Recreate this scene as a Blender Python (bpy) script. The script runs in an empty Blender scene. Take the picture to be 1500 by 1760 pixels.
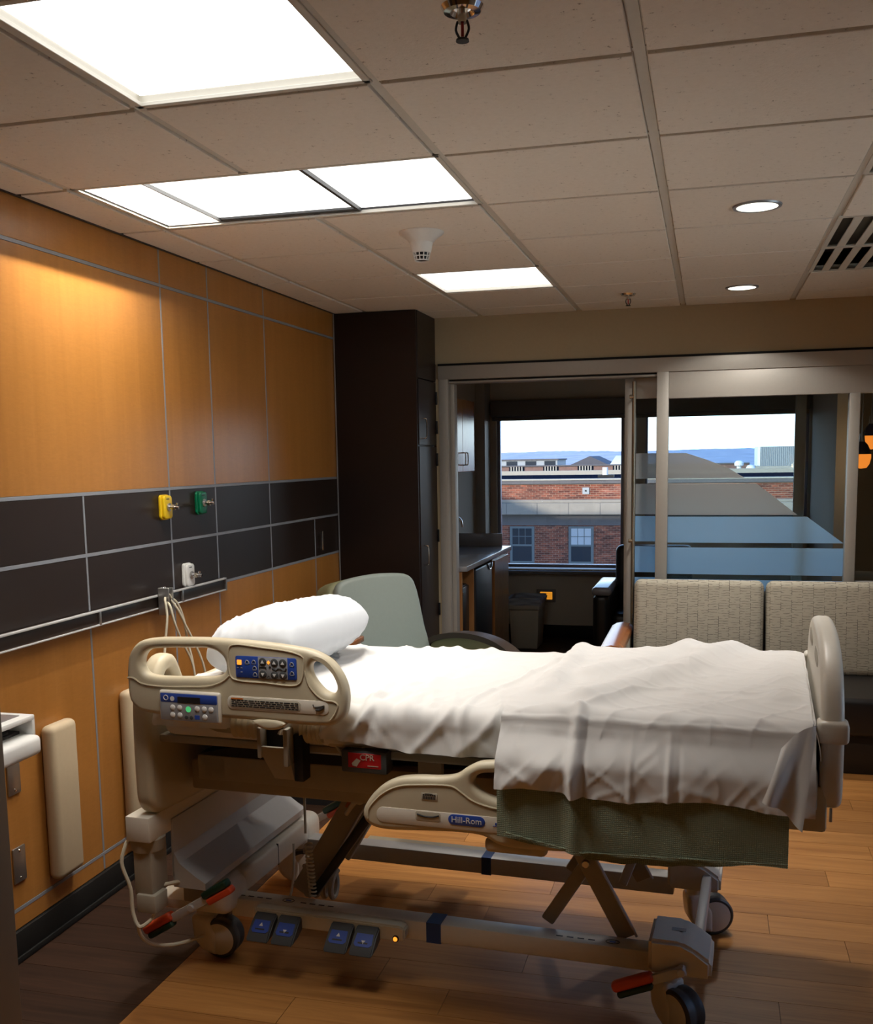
import bpy, bmesh, math, random
from mathutils import Vector, Matrix, noise
random.seed(4)
SC = bpy.context.scene
COL = SC.collection
PI = math.pi

# ------------------------------------------------------------------ camera
def cam_axes(yaw, pitch, roll):
    cy, sy, cp, sp = math.cos(yaw), math.sin(yaw), math.cos(pitch), math.sin(pitch)
    f = Vector((-sy*cp, cy*cp, sp)); r = Vector((cy, sy, 0)); u = r.cross(f)
    cr, sr = math.cos(roll), math.sin(roll)
    return cr*r+sr*u, -sr*r+cr*u, f
cam = bpy.data.cameras.new('camera'); camo = bpy.data.objects.new('camera', cam); COL.objects.link(camo)
_r, _u, _f = cam_axes(.258955, -.1252118, -.01578621)
camo.matrix_world = Matrix(((_r.x, _u.x, -_f.x, 2.19), (_r.y, _u.y, -_f.y, 0), (_r.z, _u.z, -_f.z, 1.638), (0, 0, 0, 1)))
cam.sensor_fit = 'HORIZONTAL'; cam.sensor_width = 36; cam.lens = 36*1765.03/1500
cam.shift_y = (1009.15-880)/1500; cam.clip_start = .05; cam.clip_end = 9000
SC.camera = camo

# ------------------------------------------------------------------ sky, sun, exposure
LAMP_W = 7.2; LOUVRE = 92; LAMP_COLOUR = (1, .945, .87); DIFFUSER = 2.6; DOWN_W = 13.0; TUBE = 800
W = bpy.data.worlds.new('sky'); SC.world = W; W.use_nodes = True
nt = W.node_tree; nt.nodes.clear()
tc = nt.nodes.new('ShaderNodeTexCoord'); sp = nt.nodes.new('ShaderNodeSeparateXYZ'); rp = nt.nodes.new('ShaderNodeValToRGB')
bg = nt.nodes.new('ShaderNodeBackground'); wo = nt.nodes.new('ShaderNodeOutputWorld')
nt.links.new(tc.outputs['Generated'], sp.inputs[0]); nt.links.new(sp.outputs['Z'], rp.inputs[0])
nt.links.new(rp.outputs[0], bg.inputs[0]); nt.links.new(bg.outputs[0], wo.inputs[0])
el = rp.color_ramp.elements
el[0].position = 0; el[0].color = (.86, .96, 1, 1); el[1].position = .95; el[1].color = (.10, .22, .56, 1)
e = el.new(.05); e.color = (.74, .88, 1, 1); e = el.new(.18); e.color = (.36, .52, .75, 1); e = el.new(.5); e.color = (.14, .27, .56, 1)
bg.inputs[1].default_value = 4.0
sun = bpy.data.lights.new('sun', 'SUN'); suno = bpy.data.objects.new('sun', sun); COL.objects.link(suno)
sun.energy = 8.0; sun.angle = .009; sun.color = (1, .87, .72)
suno.rotation_euler = Vector((.60, .77, -.21)).to_track_quat('-Z', 'Y').to_euler()
SC.view_settings.view_transform = 'Standard'; SC.view_settings.look = 'None'
SC.view_settings.exposure = 0.0; SC.view_settings.gamma = 1.0; SC.view_settings.use_curve_mapping = False
SC.cycles.max_bounces = 10; SC.cycles.diffuse_bounces = 5; SC.cycles.transparent_max_bounces = 24
SC.cycles.sample_clamp_indirect = 6.0; SC.cycles.caustics_reflective = False; SC.cycles.caustics_refractive = False

# ------------------------------------------------------------------ materials
def srgb(r, g, b):
    f = lambda c: c/12.92 if c <= .04045 else ((c+.055)/1.055)**2.4
    return (f(r/255), f(g/255), f(b/255), 1)
class NT:
    def __init__(s, name):
        s.m = bpy.data.materials.new(name); s.m.use_nodes = True; s.t = s.m.node_tree; s.t.nodes.clear()
        s.out = s.n('OutputMaterial')
    def n(s, t, **k):
        nd = s.t.nodes.new('ShaderNode'+t)
        for a, b in k.items(): setattr(nd, a, b)
        return nd
    def l(s, a, b): s.t.links.new(a, b)
    def coord(s, scale=(1, 1, 1), kind='Object'):
        c = s.n('TexCoord'); m = s.n('Mapping'); m.inputs['Scale'].default_value = scale
        s.l(c.outputs[kind], m.inputs[0]); return m.outputs[0]
    def noise(s, vec, sc, det=3, rough=.5, dist=0):
        t = s.n('TexNoise'); t.inputs['Scale'].default_value = sc; t.inputs['Detail'].default_value = det
        t.inputs['Roughness'].default_value = rough; t.inputs['Distortion'].default_value = dist; s.l(vec, t.inputs['Vector']); return t.outputs[0]
    def ramp(s, fac, stops):
        r = s.n('ValToRGB'); e = r.color_ramp.elements
        e[0].position, e[0].color = stops[0]; e[1].position, e[1].color = stops[-1]
        for p, c in stops[1:-1]:
            q = e.new(p); q.color = c
        s.l(fac, r.inputs[0]); return r.outputs[0]
    def mix(s, fac, a, b, mode='MIX'):
        m = s.n('Mix', data_type='RGBA', blend_type=mode)
        for i, v in ((0, fac), (6, a), (7, b)):
            if hasattr(v, 'links'): s.l(v, m.inputs[i])
            else: m.inputs[i].default_value = v
        return m.outputs[2]
    def bsdf(s, col, rough=.5, metal=0, spec=.5, bump=None, bstr=.2, bdist=.002, coat=0, **kw):
        b = s.n('BsdfPrincipled')
        if hasattr(col, 'links'): s.l(col, b.inputs['Base Color'])
        else: b.inputs['Base Color'].default_value = col
        if hasattr(rough, 'links'): s.l(rough, b.inputs['Roughness'])
        else: b.inputs['Roughness'].default_value = rough
        b.inputs['Metallic'].default_value = metal; b.inputs['Specular IOR Level'].default_value = spec
        b.inputs['Coat Weight'].default_value = coat
        for k, v in kw.items(): b.inputs[k.replace('_', ' ')].default_value = v
        if bump is not None:
            bp = s.n('Bump'); bp.inputs['Strength'].default_value = bstr; bp.inputs['Distance'].default_value = bdist
            s.l(bump, bp.inputs['Height']); s.l(bp.outputs[0], b.inputs['Normal'])
        s.l(b.outputs[0], s.out.inputs[0]); s.b = b
        return s.m
def plain(name, col, rough=.5, metal=0, spec=.5, grain=0.04, gs=60, **kw):
    t = NT(name); v = t.noise(t.coord(), gs, 3)
    c = t.mix(v, tuple(x*(1-grain) for x in col[:3])+(1,), tuple(min(1, x*(1+grain)) for x in col[:3])+(1,))
    return t.bsdf(c, rough, metal, spec, **kw)
def emit(name, col, s):
    t = NT(name); e = t.n('Emission'); e.inputs[0].default_value = col; e.inputs[1].default_value = s; t.l(e.outputs[0], t.out.inputs[0]); return t.m

def mat_veneer():
    t = NT('maple_veneer'); info = t.n('ObjectInfo')
    v = t.coord((1, 1, 1)); off = t.n('VectorMath', operation='ADD'); t.l(v, off.inputs[0])
    cmb = t.n('CombineXYZ')
    ml = t.n('Math', operation='MULTIPLY'); ml.inputs[1].default_value = 37; t.l(info.outputs['Random'], ml.inputs[0])
    t.l(ml.outputs[0], cmb.inputs[1]); t.l(cmb.outputs[0], off.inputs[1])
    m1 = t.n('Mapping'); m1.inputs['Scale'].default_value = (8, 9, .7); t.l(off.outputs[0], m1.inputs[0])
    m2 = t.n('Mapping'); m2.inputs['Scale'].default_value = (20, 22, 90); t.l(off.outputs[0], m2.inputs[0])
    n1 = t.noise(m1.outputs[0], 1.6, 4, .55, .6); n2 = t.noise(m2.outputs[0], 1, 3, .6, 1.2)
    c = t.ramp(n1, [(.25, (.36, .150, .032, 1)), (.55, (.40, .172, .040, 1)), (.8, (.445, .198, .050, 1))])
    c2 = t.mix(n2, (.80, .77, .70, 1), (1.12, 1.12, 1.12, 1))
    c = t.mix(.75, c, c2, 'MULTIPLY')
    return t.bsdf(c, .28, spec=.5, bump=n2, bstr=.04)
def mat_planks(name, cols, spec=.4, rough=.42):
    t = NT(name); info = t.n('ObjectInfo')
    v = t.coord((1, 1, 1)); off = t.n('VectorMath', operation='ADD'); t.l(v, off.inputs[0])
    cmb = t.n('CombineXYZ'); ml = t.n('Math', operation='MULTIPLY'); ml.inputs[1].default_value = 91
    t.l(info.outputs['Random'], ml.inputs[0]); t.l(ml.outputs[0], cmb.inputs[2]); t.l(cmb.outputs[0], off.inputs[1])
    m1 = t.n('Mapping'); m1.inputs['Scale'].default_value = (1.6, 24, 1); t.l(off.outputs[0], m1.inputs[0])
    m2 = t.n('Mapping'); m2.inputs['Scale'].default_value = (5, 130, 1); t.l(off.outputs[0], m2.inputs[0])
    n1 = t.noise(m1.outputs[0], 1.3, 5, .6, .8); n2 = t.noise(m2.outputs[0], 1, 2)
    c = t.ramp(n1, [(.28, cols[0]), (.5, cols[1]), (.78, cols[2])])
    tint = t.ramp(info.outputs['Random'], [(0, (.80, .77, .74, 1)), (.5, (.98, .98, .98, 1)), (1, (1.12, 1.10, 1.06, 1))])
    c = t.mix(1, c, tint, 'MULTIPLY'); c = t.mix(n2, c, t.mix(1, c, (.78, .76, .74, 1), 'MULTIPLY'))
    return t.bsdf(c, rough, spec=spec, bump=n2, bstr=.05)
def mat_tile():
    t = NT('mineral_fibre_tile'); v = t.coord(); n1 = t.noise(v, 150, 2); n2 = t.noise(v, 55, 4, .7)
    c = t.ramp(n2, [(.30, (.38, .34, .29, 1)), (.36, (.80, .755, .68, 1)), (.7, (.84, .795, .72, 1))])
    return t.bsdf(c, .95, spec=.1, bump=t.mix(.5, n1, n2), bstr=.5, bdist=.003)
def mat_cloth(name, col, weave=1400, bs=.15, sheen=.2, rough=.85):
    t = NT(name); v = t.coord(); n = t.noise(v, weave, 1); n2 = t.noise(v, 9, 3)
    c = t.mix(n2, tuple(x*.96 for x in col[:3])+(1,), col)
    return t.bsdf(c, rough, spec=.15, bump=n, bstr=bs, bdist=.0006, Sheen_Weight=sheen)
def mat_waffle():
    t = NT('green_waffle_weave'); v = t.coord(); w = []
    for d, ds in (('X', 1), ('Z', 1)):
        q = t.n('TexWave', wave_type='BANDS', bands_direction=d); q.inputs['Scale'].default_value = 62; q.inputs['Distortion'].default_value = .4
        t.l(v, q.inputs[0]); w.append(q.outputs['Fac'])
    h = t.mix(1, w[0], w[1], 'MULTIPLY'); n2 = t.noise(v, 7, 3)
    c = t.ramp(h, [(0, (.23, .275, .19, 1)), (1, (.36, .42, .295, 1))]); c = t.mix(n2, t.mix(1, c, (.85, .85, .85, 1), 'MULTIPLY'), c)
    return t.bsdf(c, .95, spec=.1, bump=h, bstr=.6, bdist=.003, Sheen_Weight=.3)
def mat_stitch():
    t = NT('dashed_weave_upholstery'); v = t.coord((1, 1, 1)); sx = t.n('SeparateXYZ'); t.l(v, sx.inputs[0])
    wob = t.noise(v, 30, 2); ad = t.n('Math', operation='MULTIPLY_ADD'); ad.inputs[1].default_value = .012; t.l(wob, ad.inputs[0]); t.l(sx.outputs['Z'], ad.inputs[2])
    cx = t.n('CombineXYZ'); t.l(ad.outputs[0], cx.inputs[0]); t.l(sx.outputs['X'], cx.inputs[1])
    br = t.n('TexBrick'); br.offset = .5; br.inputs['Scale'].default_value = 1; t.l(cx.outputs[0], br.inputs[0])
    br.inputs['Brick Width'].default_value = .0145; br.inputs['Row Height'].default_value = .058; br.inputs['Mortar Size'].default_value = .0011
    nm = t.noise(t.coord((30, 1, 70)), 1, 1); msk = t.ramp(nm, [(.42, (0, 0, 0, 1)), (.52, (1, 1, 1, 1))])
    f = t.n('Math', operation='MULTIPLY'); t.l(br.outputs['Fac'], f.inputs[0]); t.l(msk, f.inputs[1])
    n2 = t.noise(t.coord((9, 9, 120)), 1, 2); base = t.mix(n2, (.40, .37, .295, 1), (.50, .46, .37, 1))
    return t.bsdf(t.mix(f.outputs[0], base, (.13, .12, .10, 1)), .85, spec=.2, bump=f.outputs[0], bstr=-.3, bdist=.002)
def mat_brick():
    t = NT('red_brick_wall'); v = t.coord(); sx = t.n('SeparateXYZ'); cx = t.n('CombineXYZ'); t.l(v, sx.inputs[0]); t.l(sx.outputs[0], cx.inputs[0]); t.l(sx.outputs[2], cx.inputs[1])
    br = t.n('TexBrick'); t.l(cx.outputs[0], br.inputs[0]); br.inputs['Scale'].default_value = 1
    br.inputs['Brick Width'].default_value = .26; br.inputs['Row Height'].default_value = .09; br.inputs['Mortar Size'].default_value = .010
    br.inputs['Color1'].default_value = (.20, .066, .045, 1); br.inputs['Color2'].default_value = (.07, .027, .025, 1); br.inputs['Mortar'].default_value = (.22, .16, .13, 1); br.inputs['Bias'].default_value = -.1
    m = t.n('Mapping'); m.inputs['Scale'].default_value = (.8, 1, 5); t.l(v, m.inputs[0]); n = t.noise(m.outputs[0], 1.5, 4, .7)
    c = t.mix(1, br.outputs[0], t.ramp(n, [(.3, (.55, .5, .5, 1)), (.7, (1.5, 1.35, 1.2, 1))]), 'MULTIPLY')
    return t.bsdf(c, .9, spec=.2, bump=br.outputs['Fac'], bstr=-.4)
def mat_glass(name, tint=(.92, .95, .95, 1), refl=1.0):
    t = NT(name); tr = t.n('BsdfTransparent'); tr.inputs[0].default_value = tint; g = t.n('BsdfGlossy'); g.inputs['Roughness'].default_value = .02
    fr = t.n('Fresnel'); fr.inputs[0].default_value = 1.45; mx = t.n('MixShader'); mu = t.n('Math', operation='MULTIPLY'); mu.inputs[1].default_value = refl
    t.l(fr.outputs[0], mu.inputs[0]); t.l(mu.outputs[0], mx.inputs[0]); t.l(tr.outputs[0], mx.inputs[1]); t.l(g.outputs[0], mx.inputs[2]); t.l(mx.outputs[0], t.out.inputs[0]); return t.m
def mat_film(name, clear, col):
    t = NT(name); tr = t.n('BsdfTransparent'); tr.inputs[0].default_value = (.9, .93, .95, 1)
    tl = t.n('BsdfTranslucent'); tl.inputs[0].default_value = col; df = t.n('BsdfDiffuse'); df.inputs[0].default_value = tuple(x*.24 for x in col[:3])+(1,)
    gl = t.n('BsdfGlossy'); gl.inputs['Roughness'].default_value = .12
    a = t.n('AddShader'); t.l(tl.outputs[0], a.inputs[0]); t.l(df.outputs[0], a.inputs[1])
    m1 = t.n('MixShader'); m1.inputs[0].default_value = 1-clear; t.l(tr.outputs[0], m1.inputs[1]); t.l(a.outputs[0], m1.inputs[2])
    m2 = t.n('MixShader'); m2.inputs[0].default_value = .04; t.l(m1.outputs[0], m2.inputs[1]); t.l(gl.outputs[0], m2.inputs[2]); t.l(m2.outputs[0], t.out.inputs[0]); return t.m
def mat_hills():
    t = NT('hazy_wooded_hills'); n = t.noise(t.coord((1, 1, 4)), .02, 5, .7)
    return t.bsdf(t.ramp(n, [(.3, (.36, .375, .43, 1)), (.7, (.52, .53, .58, 1))]), 1, spec=0)  # distance haze is mixed into the base colour as pale blue-grey
M = dict(
 veneer=mat_veneer(), dark=plain('espresso_laminate', (.022, .0135, .0105, 1), .38, spec=.35), espresso=plain('espresso_wood', (.016, .0085, .007, 1), .35, spec=.35),
 reveal=plain('aluminium_reveal', (.36, .37, .40, 1), .42, .6), strip=plain('aluminium_strip', (.30, .315, .35, 1), .5, .35), steel=plain('brushed_steel', (.42, .41, .40, 1), .32, .9), bright=plain('bright_aluminium', (.62, .62, .62, 1), .45, .3), chrome=plain('chrome', (.75, .75, .76, 1), .12, 1),
 brass=plain('satin_nickel', (.45, .40, .32, 1), .25, .95), jamb=plain('bronze_jamb', (.16, .13, .10, 1), .42, .5), gun=plain('dark_hinge_metal', (.03, .03, .032, 1), .4, .7),
 tile=mat_tile(), ceilw=plain('white_ceiling_paint', (.72, .70, .66, 1), .9), tee=plain('ceiling_tee_paint', (.62, .60, .54, 1), .6), wallp=plain('olive_beige_paint', (.44, .36, .235, 1), .85, spec=.2), alc=plain('taupe_paint', (.60, .54, .45, 1), .85, spec=.2),
 wallw=plain('cream_wall_paint', (.70, .66, .58, 1), .85, spec=.2), black=plain('black_rubber_base', (.007, .0065, .006, 1), .65, spec=.3), vinyl=plain('black_vinyl', (.012, .011, .011, 1), .35, spec=.5), blackp=plain('black_plastic', (.012, .012, .013, 1), .4),
 frame=plain('warm_grey_aluminium', (.40, .375, .335, 1), .5, .25), winframe=plain('window_frame_paint', (.20, .19, .19, 1), .5), blueframe=plain('anodised_frame', (.30, .32, .42, 1), .35, .5),
 tan=plain('bed_plastic_tan', (.53, .465, .33, 1), .42, spec=.4), tan2=plain('bed_plastic_light', (.68, .635, .545, 1), .42, spec=.4), tand=plain('bed_metal_taupe', (.36, .32, .25, 1), .5, spec=.4),
 pad=plain('bumper_beige', (.52, .42, .28, 1), .6), bedsteel=plain('painted_steel_grey', (.50, .49, .48, 1), .45, .15),
 white=mat_cloth('white_cotton', (.68, .67, .655, 1)), pillow=mat_cloth('white_pillowcase', (.66, .69, .725, 1)), waffle=mat_waffle(),
 greenv=plain('sage_vinyl', (.27, .315, .285, 1), .45, spec=.4), olivev=plain('olive_vinyl', (.235, .235, .13, 1), .5, spec=.4), stitch=mat_stitch(), armw=plain('cherry_wood', (.33, .11, .03, 1), .22, spec=.6, gs=20, grain=.2),
 armd=plain('dark_brown_wood', (.045, .03, .022, 1), .35), plight=mat_planks('maple_planks', [(.29, .118, .030, 1), (.40, .178, .048, 1), (.48, .23, .070, 1)]),
 pdark=mat_planks('dark_planks', [(.020, .009, .005, 1), (.034, .016, .009, 1), (.060, .028, .016, 1)], rough=.5, spec=.25),
 blue=plain('decal_blue', srgb(44, 76, 165), .4), dkblue=plain('tape_blue', (.010, .045, .17, 1), .55), grey=plain('decal_grey', (.33, .34, .36, 1), .4), white_p=plain('white_plastic', (.75, .75, .73, 1), .35),
 dgrey=plain('dark_grey_plastic', (.055, .058, .060, 1), .5), red=plain('brake_red', (.60, .065, .018, 1), .4), green=plain('brake_green', (.006, .035, .018, 1), .45), cprred=plain('release_red', (.42, .01, .012, 1), .4),
 yel=plain('outlet_yellow', (.75, .50, .01, 1), .35), grn=plain('outlet_green', (.0, .13, .055, 1), .35), orange=plain('warning_orange', (.55, .16, .03, 1), .5),
 cream=plain('label_cream', (.46, .42, .33, 1), .5), ink=plain('print_black', (.02, .02, .02, 1), .5), cable=plain('cable_cream', (.60, .55, .42, 1), .45),
 glass=mat_glass('window_glass'), glass2=mat_glass('partition_glass', (.90, .95, .96, 1), 1.0), film=mat_film('frosted_film', .08, (.60, .80, .96, 1)), film2=mat_film('frosted_film_upper', .25, (.72, .71, .69, 1)),
 greybrick=plain('sooty_brick', (.17, .10, .085, 1), .9, gs=2, grain=.3), stone=plain('limestone', (.215, .195, .17, 1), .9, gs=3, grain=.15), dstone=plain('weathered_stone', (.095, .088, .092, 1), .9, gs=3, grain=.15), brick=mat_brick(), roofm=plain('dark_roof_membrane', (.010, .013, .022, 1), 1, spec=.0),
 roofg=plain('grey_roof', (.075, .075, .09, 1), .9), concrete=plain('pale_concrete', (.34, .315, .27, 1), .9), hosp=plain('hospital_cladding', (.35, .32, .28, 1), .9), metalw=plain('corrugated_grey', (.27, .29, .31, 1), .7), hills=mat_hills(),
 ground=plain('distant_ground', (.14, .14, .15, 1), 1), counter=plain('grey_counter', (.30, .30, .32, 1), .18, spec=.6), maple=plain('maple_cabinet', (.40, .19, .07, 1), .22, spec=.6, gs=14, grain=.18),
 panel=emit('light_diffuser', (1, .97, .93, 1), DIFFUSER), tube=emit('lamp_tube_glow', (1, .92, .80, 1), TUBE), reflect=plain('white_reflector', (.34, .34, .33, 1), .6), down=emit('downlight_glow', (1, .95, .80, 1), 2.2), ledo=emit('amber_led', (1, .30, .03, 1), 1.6), ledg=emit('green_led', (.12, .75, .25, 1), .6), amber=emit('amber_glass_glow', (1, .26, .03, 1), 1.1),
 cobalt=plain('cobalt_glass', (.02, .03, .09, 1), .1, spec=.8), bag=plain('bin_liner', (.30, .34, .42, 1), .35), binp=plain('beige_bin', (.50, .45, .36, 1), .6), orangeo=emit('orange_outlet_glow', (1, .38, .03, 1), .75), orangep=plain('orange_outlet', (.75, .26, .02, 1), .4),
 tub=plain('lamp_recess', (.03, .027, .03, 1), .5), screen=plain('screen_grey', (.20, .18, .18, 1), .3), mute=plain('blind_fabric', (.17, .155, .145, 1), .9), winwhite=plain('window_shade_white', (.35, .38, .42, 1), .8), wdark=plain('dark_pane', (.02, .025, .035, 1), .15, spec=.7), wingr=plain('grey_green_sash', (.10, .12, .13, 1), .7),
)

# ------------------------------------------------------------------ mesh helpers
def B(): return bmesh.new()
def merge(bm, t):
    me = bpy.data.meshes.new('t'); t.to_mesh(me); t.free(); bm.from_mesh(me); bpy.data.meshes.remove(me)
def box(bm, x0, x1, y0, y1, z0, z1, bev=0, seg=2, mat=None):
    t = bmesh.new(); r = bmesh.ops.create_cube(t, size=1)
    bmesh.ops.scale(t, vec=(abs(x1-x0), abs(y1-y0), abs(z1-z0)), verts=t.verts)
    if bev: bmesh.ops.bevel(t, geom=list(t.edges), offset=bev, segments=seg, profile=.5, affect='EDGES')
    bmesh.ops.translate(t, vec=((x0+x1)/2, (y0+y1)/2, (z0+z1)/2), verts=t.verts)
    if mat: bmesh.ops.transform(t, matrix=mat, verts=t.verts)
    merge(bm, t); return bm
def basis(d):
    d = Vector(d).normalized(); a = Vector((0, 0, 1)) if abs(d.z) < .9 else Vector((1, 0, 0))
    x = d.cross(a).normalized(); return x, d.cross(x).normalized(), d
def lathe(bm, prof, o=(0, 0, 0), axis=(0, 0, 1), n=24):
    x, y, d = basis(axis); o = Vector(o); rings = []
    for r, h in prof:
        c = o+d*h
        rings.append([bm.verts.new(c)] if r <= 1e-6 else [bm.verts.new(c+(x*math.cos(2*PI*k/n)+y*math.sin(2*PI*k/n))*r) for k in range(n)])
    for a, b in zip(rings, rings[1:]):
        for k in range(n):
            j = (k+1) % n
            q = [a[k % len(a)], a[j % len(a)], b[j % len(b)], b[k % len(b)]]
            u = []
            for v in q:
                if v not in u: u.append(v)
            if len(u) > 2: bm.faces.new(u)
    return bm
def cyl(bm, p0, p1, r0, r1=None, n=20, bev=0):
    p0, p1 = Vector(p0), Vector(p1); L = (p1-p0).length; r1 = r0 if r1 is None else r1
    if bev: pr = [(0, 0), (r0-bev, 0), (r0, bev), (r1, L-bev), (r1-bev, L), (0, L)]
    else: pr = [(0, 0), (r0, 0), (r1, L), (0, L)]
    return lathe(bm, pr, p0, p1-p0, n)
def cat(pts, k=6, closed=False):
    P = [Vector(p) for p in pts]; n = len(P); out = []
    for i in range(n if closed else n-1):
        if closed: a, b, c, d = P[i-1], P[i], P[(i+1) % n], P[(i+2) % n]
        else: a, b, c, d = P[max(i-1, 0)], P[i], P[i+1], P[min(i+2, n-1)]
        for j in range(k):
            t0, t1 = 0, max((b-a).length**.5, 1e-4); t2 = t1+max((c-b).length**.5, 1e-4); t3 = t2+max((d-c).length**.5, 1e-4); t = t1+(t2-t1)*j/k
            A1 = a*((t1-t)/(t1-t0))+b*((t-t0)/(t1-t0)); A2 = b*((t2-t)/(t2-t1))+c*((t-t1)/(t2-t1)); A3 = c*((t3-t)/(t3-t2))+d*((t-t2)/(t3-t2))
            B1 = A1*((t2-t)/(t2-t0))+A2*((t-t0)/(t2-t0)); B2 = A2*((t3-t)/(t3-t1))+A3*((t-t1)/(t3-t1)); out.append(B1*((t2-t)/(t2-t1))+B2*((t-t1)/(t2-t1)))
    if not closed: out.append(P[-1])
    return out
def tube(bm, pts, r, n=8, closed=False):
    P = [Vector(p) for p in pts]; N = len(P); rings = []; x = None
    for i in range(N):
        d = ((P[(i+1) % N] if closed or i < N-1 else P[i])-(P[i-1] if closed or i > 0 else P[i]))
        if d.length < 1e-9: d = Vector((0, 0, 1))
        d.normalize()
        if x is None: x, y, _ = basis(d)
        x = (x-d*x.dot(d)).normalized(); y = d.cross(x)
        rr = r[i] if isinstance(r, (list, tuple)) else r
        rings.append([bm.verts.new(P[i]+(x*math.cos(2*PI*k/n)+y*math.sin(2*PI*k/n))*rr) for k in range(n)])
    for i in range(N if closed else N-1):
        a, b = rings[i], rings[(i+1) % N]
        for k in range(n): bm.faces.new((a[k], a[(k+1) % n], b[(k+1) % n], b[k]))
    if not closed: bm.faces.new(rings[0][::-1]); bm.faces.new(rings[-1])
    return bm
def prism(bm, pts, d):   # polygon (3-D points) extruded by the vector d
    a = [bm.verts.new(p) for p in pts]; b = [bm.verts.new(Vector(p)+Vector(d)) for p in pts]; n = len(a)
    bm.faces.new(a[::-1]); bm.faces.new(b)
    for i in range(n): bm.faces.new((a[i], a[(i+1) % n], b[(i+1) % n], b[i]))
    return bm
def plate(bm, loops, thick, bev, plane='uz', off=0, res=2):   # filled outline with holes and a rounded rim; 2-D points
    from mathutils.geometry import delaunay_2d_cdt
    mt = {'uz': Matrix(((1, 0, 0, 0), (0, 0, -1, off), (0, 1, 0, 0), (0, 0, 0, 1))), 'vz': Matrix(((0, 0, 1, off), (1, 0, 0, 0), (0, 1, 0, 0), (0, 0, 0, 1))),
          'uv': Matrix.Translation((0, 0, off))}[plane]
    area = lambda L: sum(a[0]*b[1]-b[0]*a[1] for a, b in zip(L, L[1:]+L[:1]))
    caps = {1: [], -1: []}; rings_all = []
    for li, lp in enumerate(loops):
        L = [Vector((p[0], p[1])) for p in lp]; n = len(L)
        if (area([tuple(p) for p in L]) > 0) != (li == 0): L.reverse()      # outer ccw, holes cw: the material is on the left
        N = []
        for k in range(n):
            d = (L[(k+1) % n]-L[k-1]); d.normalize(); N.append(Vector((-d.y, d.x)))
        steps = []
        for sgn in (-1, 1):
            seq = []
            for k in range(res+2):
                a = PI/2*k/(res+1); seq.append((bev*(1-math.cos(a)), sgn*(thick/2-bev+bev*math.sin(a))))
            steps += seq[::-1] if sgn < 0 else seq
        rings = [[bm.verts.new((mt @ Vector((p.x+q.x*i_, p.y+q.y*i_, h)))) for p, q in zip(L, N)] for i_, h in steps]
        for a, b in zip(rings, rings[1:]):
            for k in range(n): bm.faces.new((a[k], a[(k+1) % n], b[(k+1) % n], b[k]))
        flat2 = [p+q*bev for p, q in zip(L, N)]
        rings_all.append((flat2, rings[0], rings[-1]))
    pts, edges = [], []
    for f2, _, _ in rings_all:
        o = len(pts); n = len(f2); pts += f2; edges += [(o+k, o+(k+1) % n) for k in range(n)]
    vo, _, fo, ov, _, _ = delaunay_2d_cdt(pts, edges, [], 0, 1e-7)
    def inside(p):
        c = False
        for f2, _, _ in rings_all:
            for a, b in zip(f2, f2[1:]+f2[:1]):
                if (a.y > p.y) != (b.y > p.y) and p.x < (b.x-a.x)*(p.y-a.y)/(b.y-a.y)+a.x: c = not c
        return c
    tris = [f for f in fo if inside((vo[f[0]]+vo[f[1]]+vo[f[2]])/3)]
    for side in (1, 2):
        V = [r[side] for r in rings_all]; flatv = [v for r in V for v in r]; extra = {}
        for f in tris:
            q = []
            for k in f:
                if ov[k]: q.append(flatv[ov[k][0]])
                else:
                    if k not in extra: extra[k] = bm.verts.new(mt @ Vector((vo[k].x, vo[k].y, thick/2*(1 if side == 2 else -1))))
                    q.append(extra[k])
            try: bm.faces.new(q)
            except ValueError: pass
    return bm
def sm(loop, k=4): return [(p.x, p.y) for p in cat([(a, b, 0) for a, b in loop], k, True)]
def rrect(x0, x1, y0, y1, r, n=5):
    out = []
    for cx, cy, a in ((x1-r, y1-r, 0), (x0+r, y1-r, 90), (x0+r, y0+r, 180), (x1-r, y0+r, 270)):
        for i in range(n+1):
            t = math.radians(a+90*i/n); out.append((cx+r*math.cos(t), cy+r*math.sin(t)))
    return out
def text(bm, s, size, mat, ext=.0006, align='CENTER'):
    cu = bpy.data.curves.new('f', 'FONT'); cu.body = s; cu.size = size; cu.extrude = ext; cu.align_x = align; cu.align_y = 'CENTER'; cu.resolution_u = 3
    o = bpy.data.objects.new('f', cu); COL.objects.link(o); bpy.context.view_layer.update()
    me = bpy.data.meshes.new_from_object(o.evaluated_get(bpy.context.evaluated_depsgraph_get())); me.transform(mat); bm.from_mesh(me)
    bpy.data.objects.remove(o); bpy.data.curves.remove(cu); bpy.data.meshes.remove(me); return bm
def grid(bm, f, ns, nt_):
    V = [[bm.verts.new(f(i/ns, j/nt_)) for j in range(nt_+1)] for i in range(ns+1)]
    for i in range(ns):
        for j in range(nt_): bm.faces.new((V[i][j], V[i+1][j], V[i+1][j+1], V[i][j+1]))
    return bm
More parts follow.
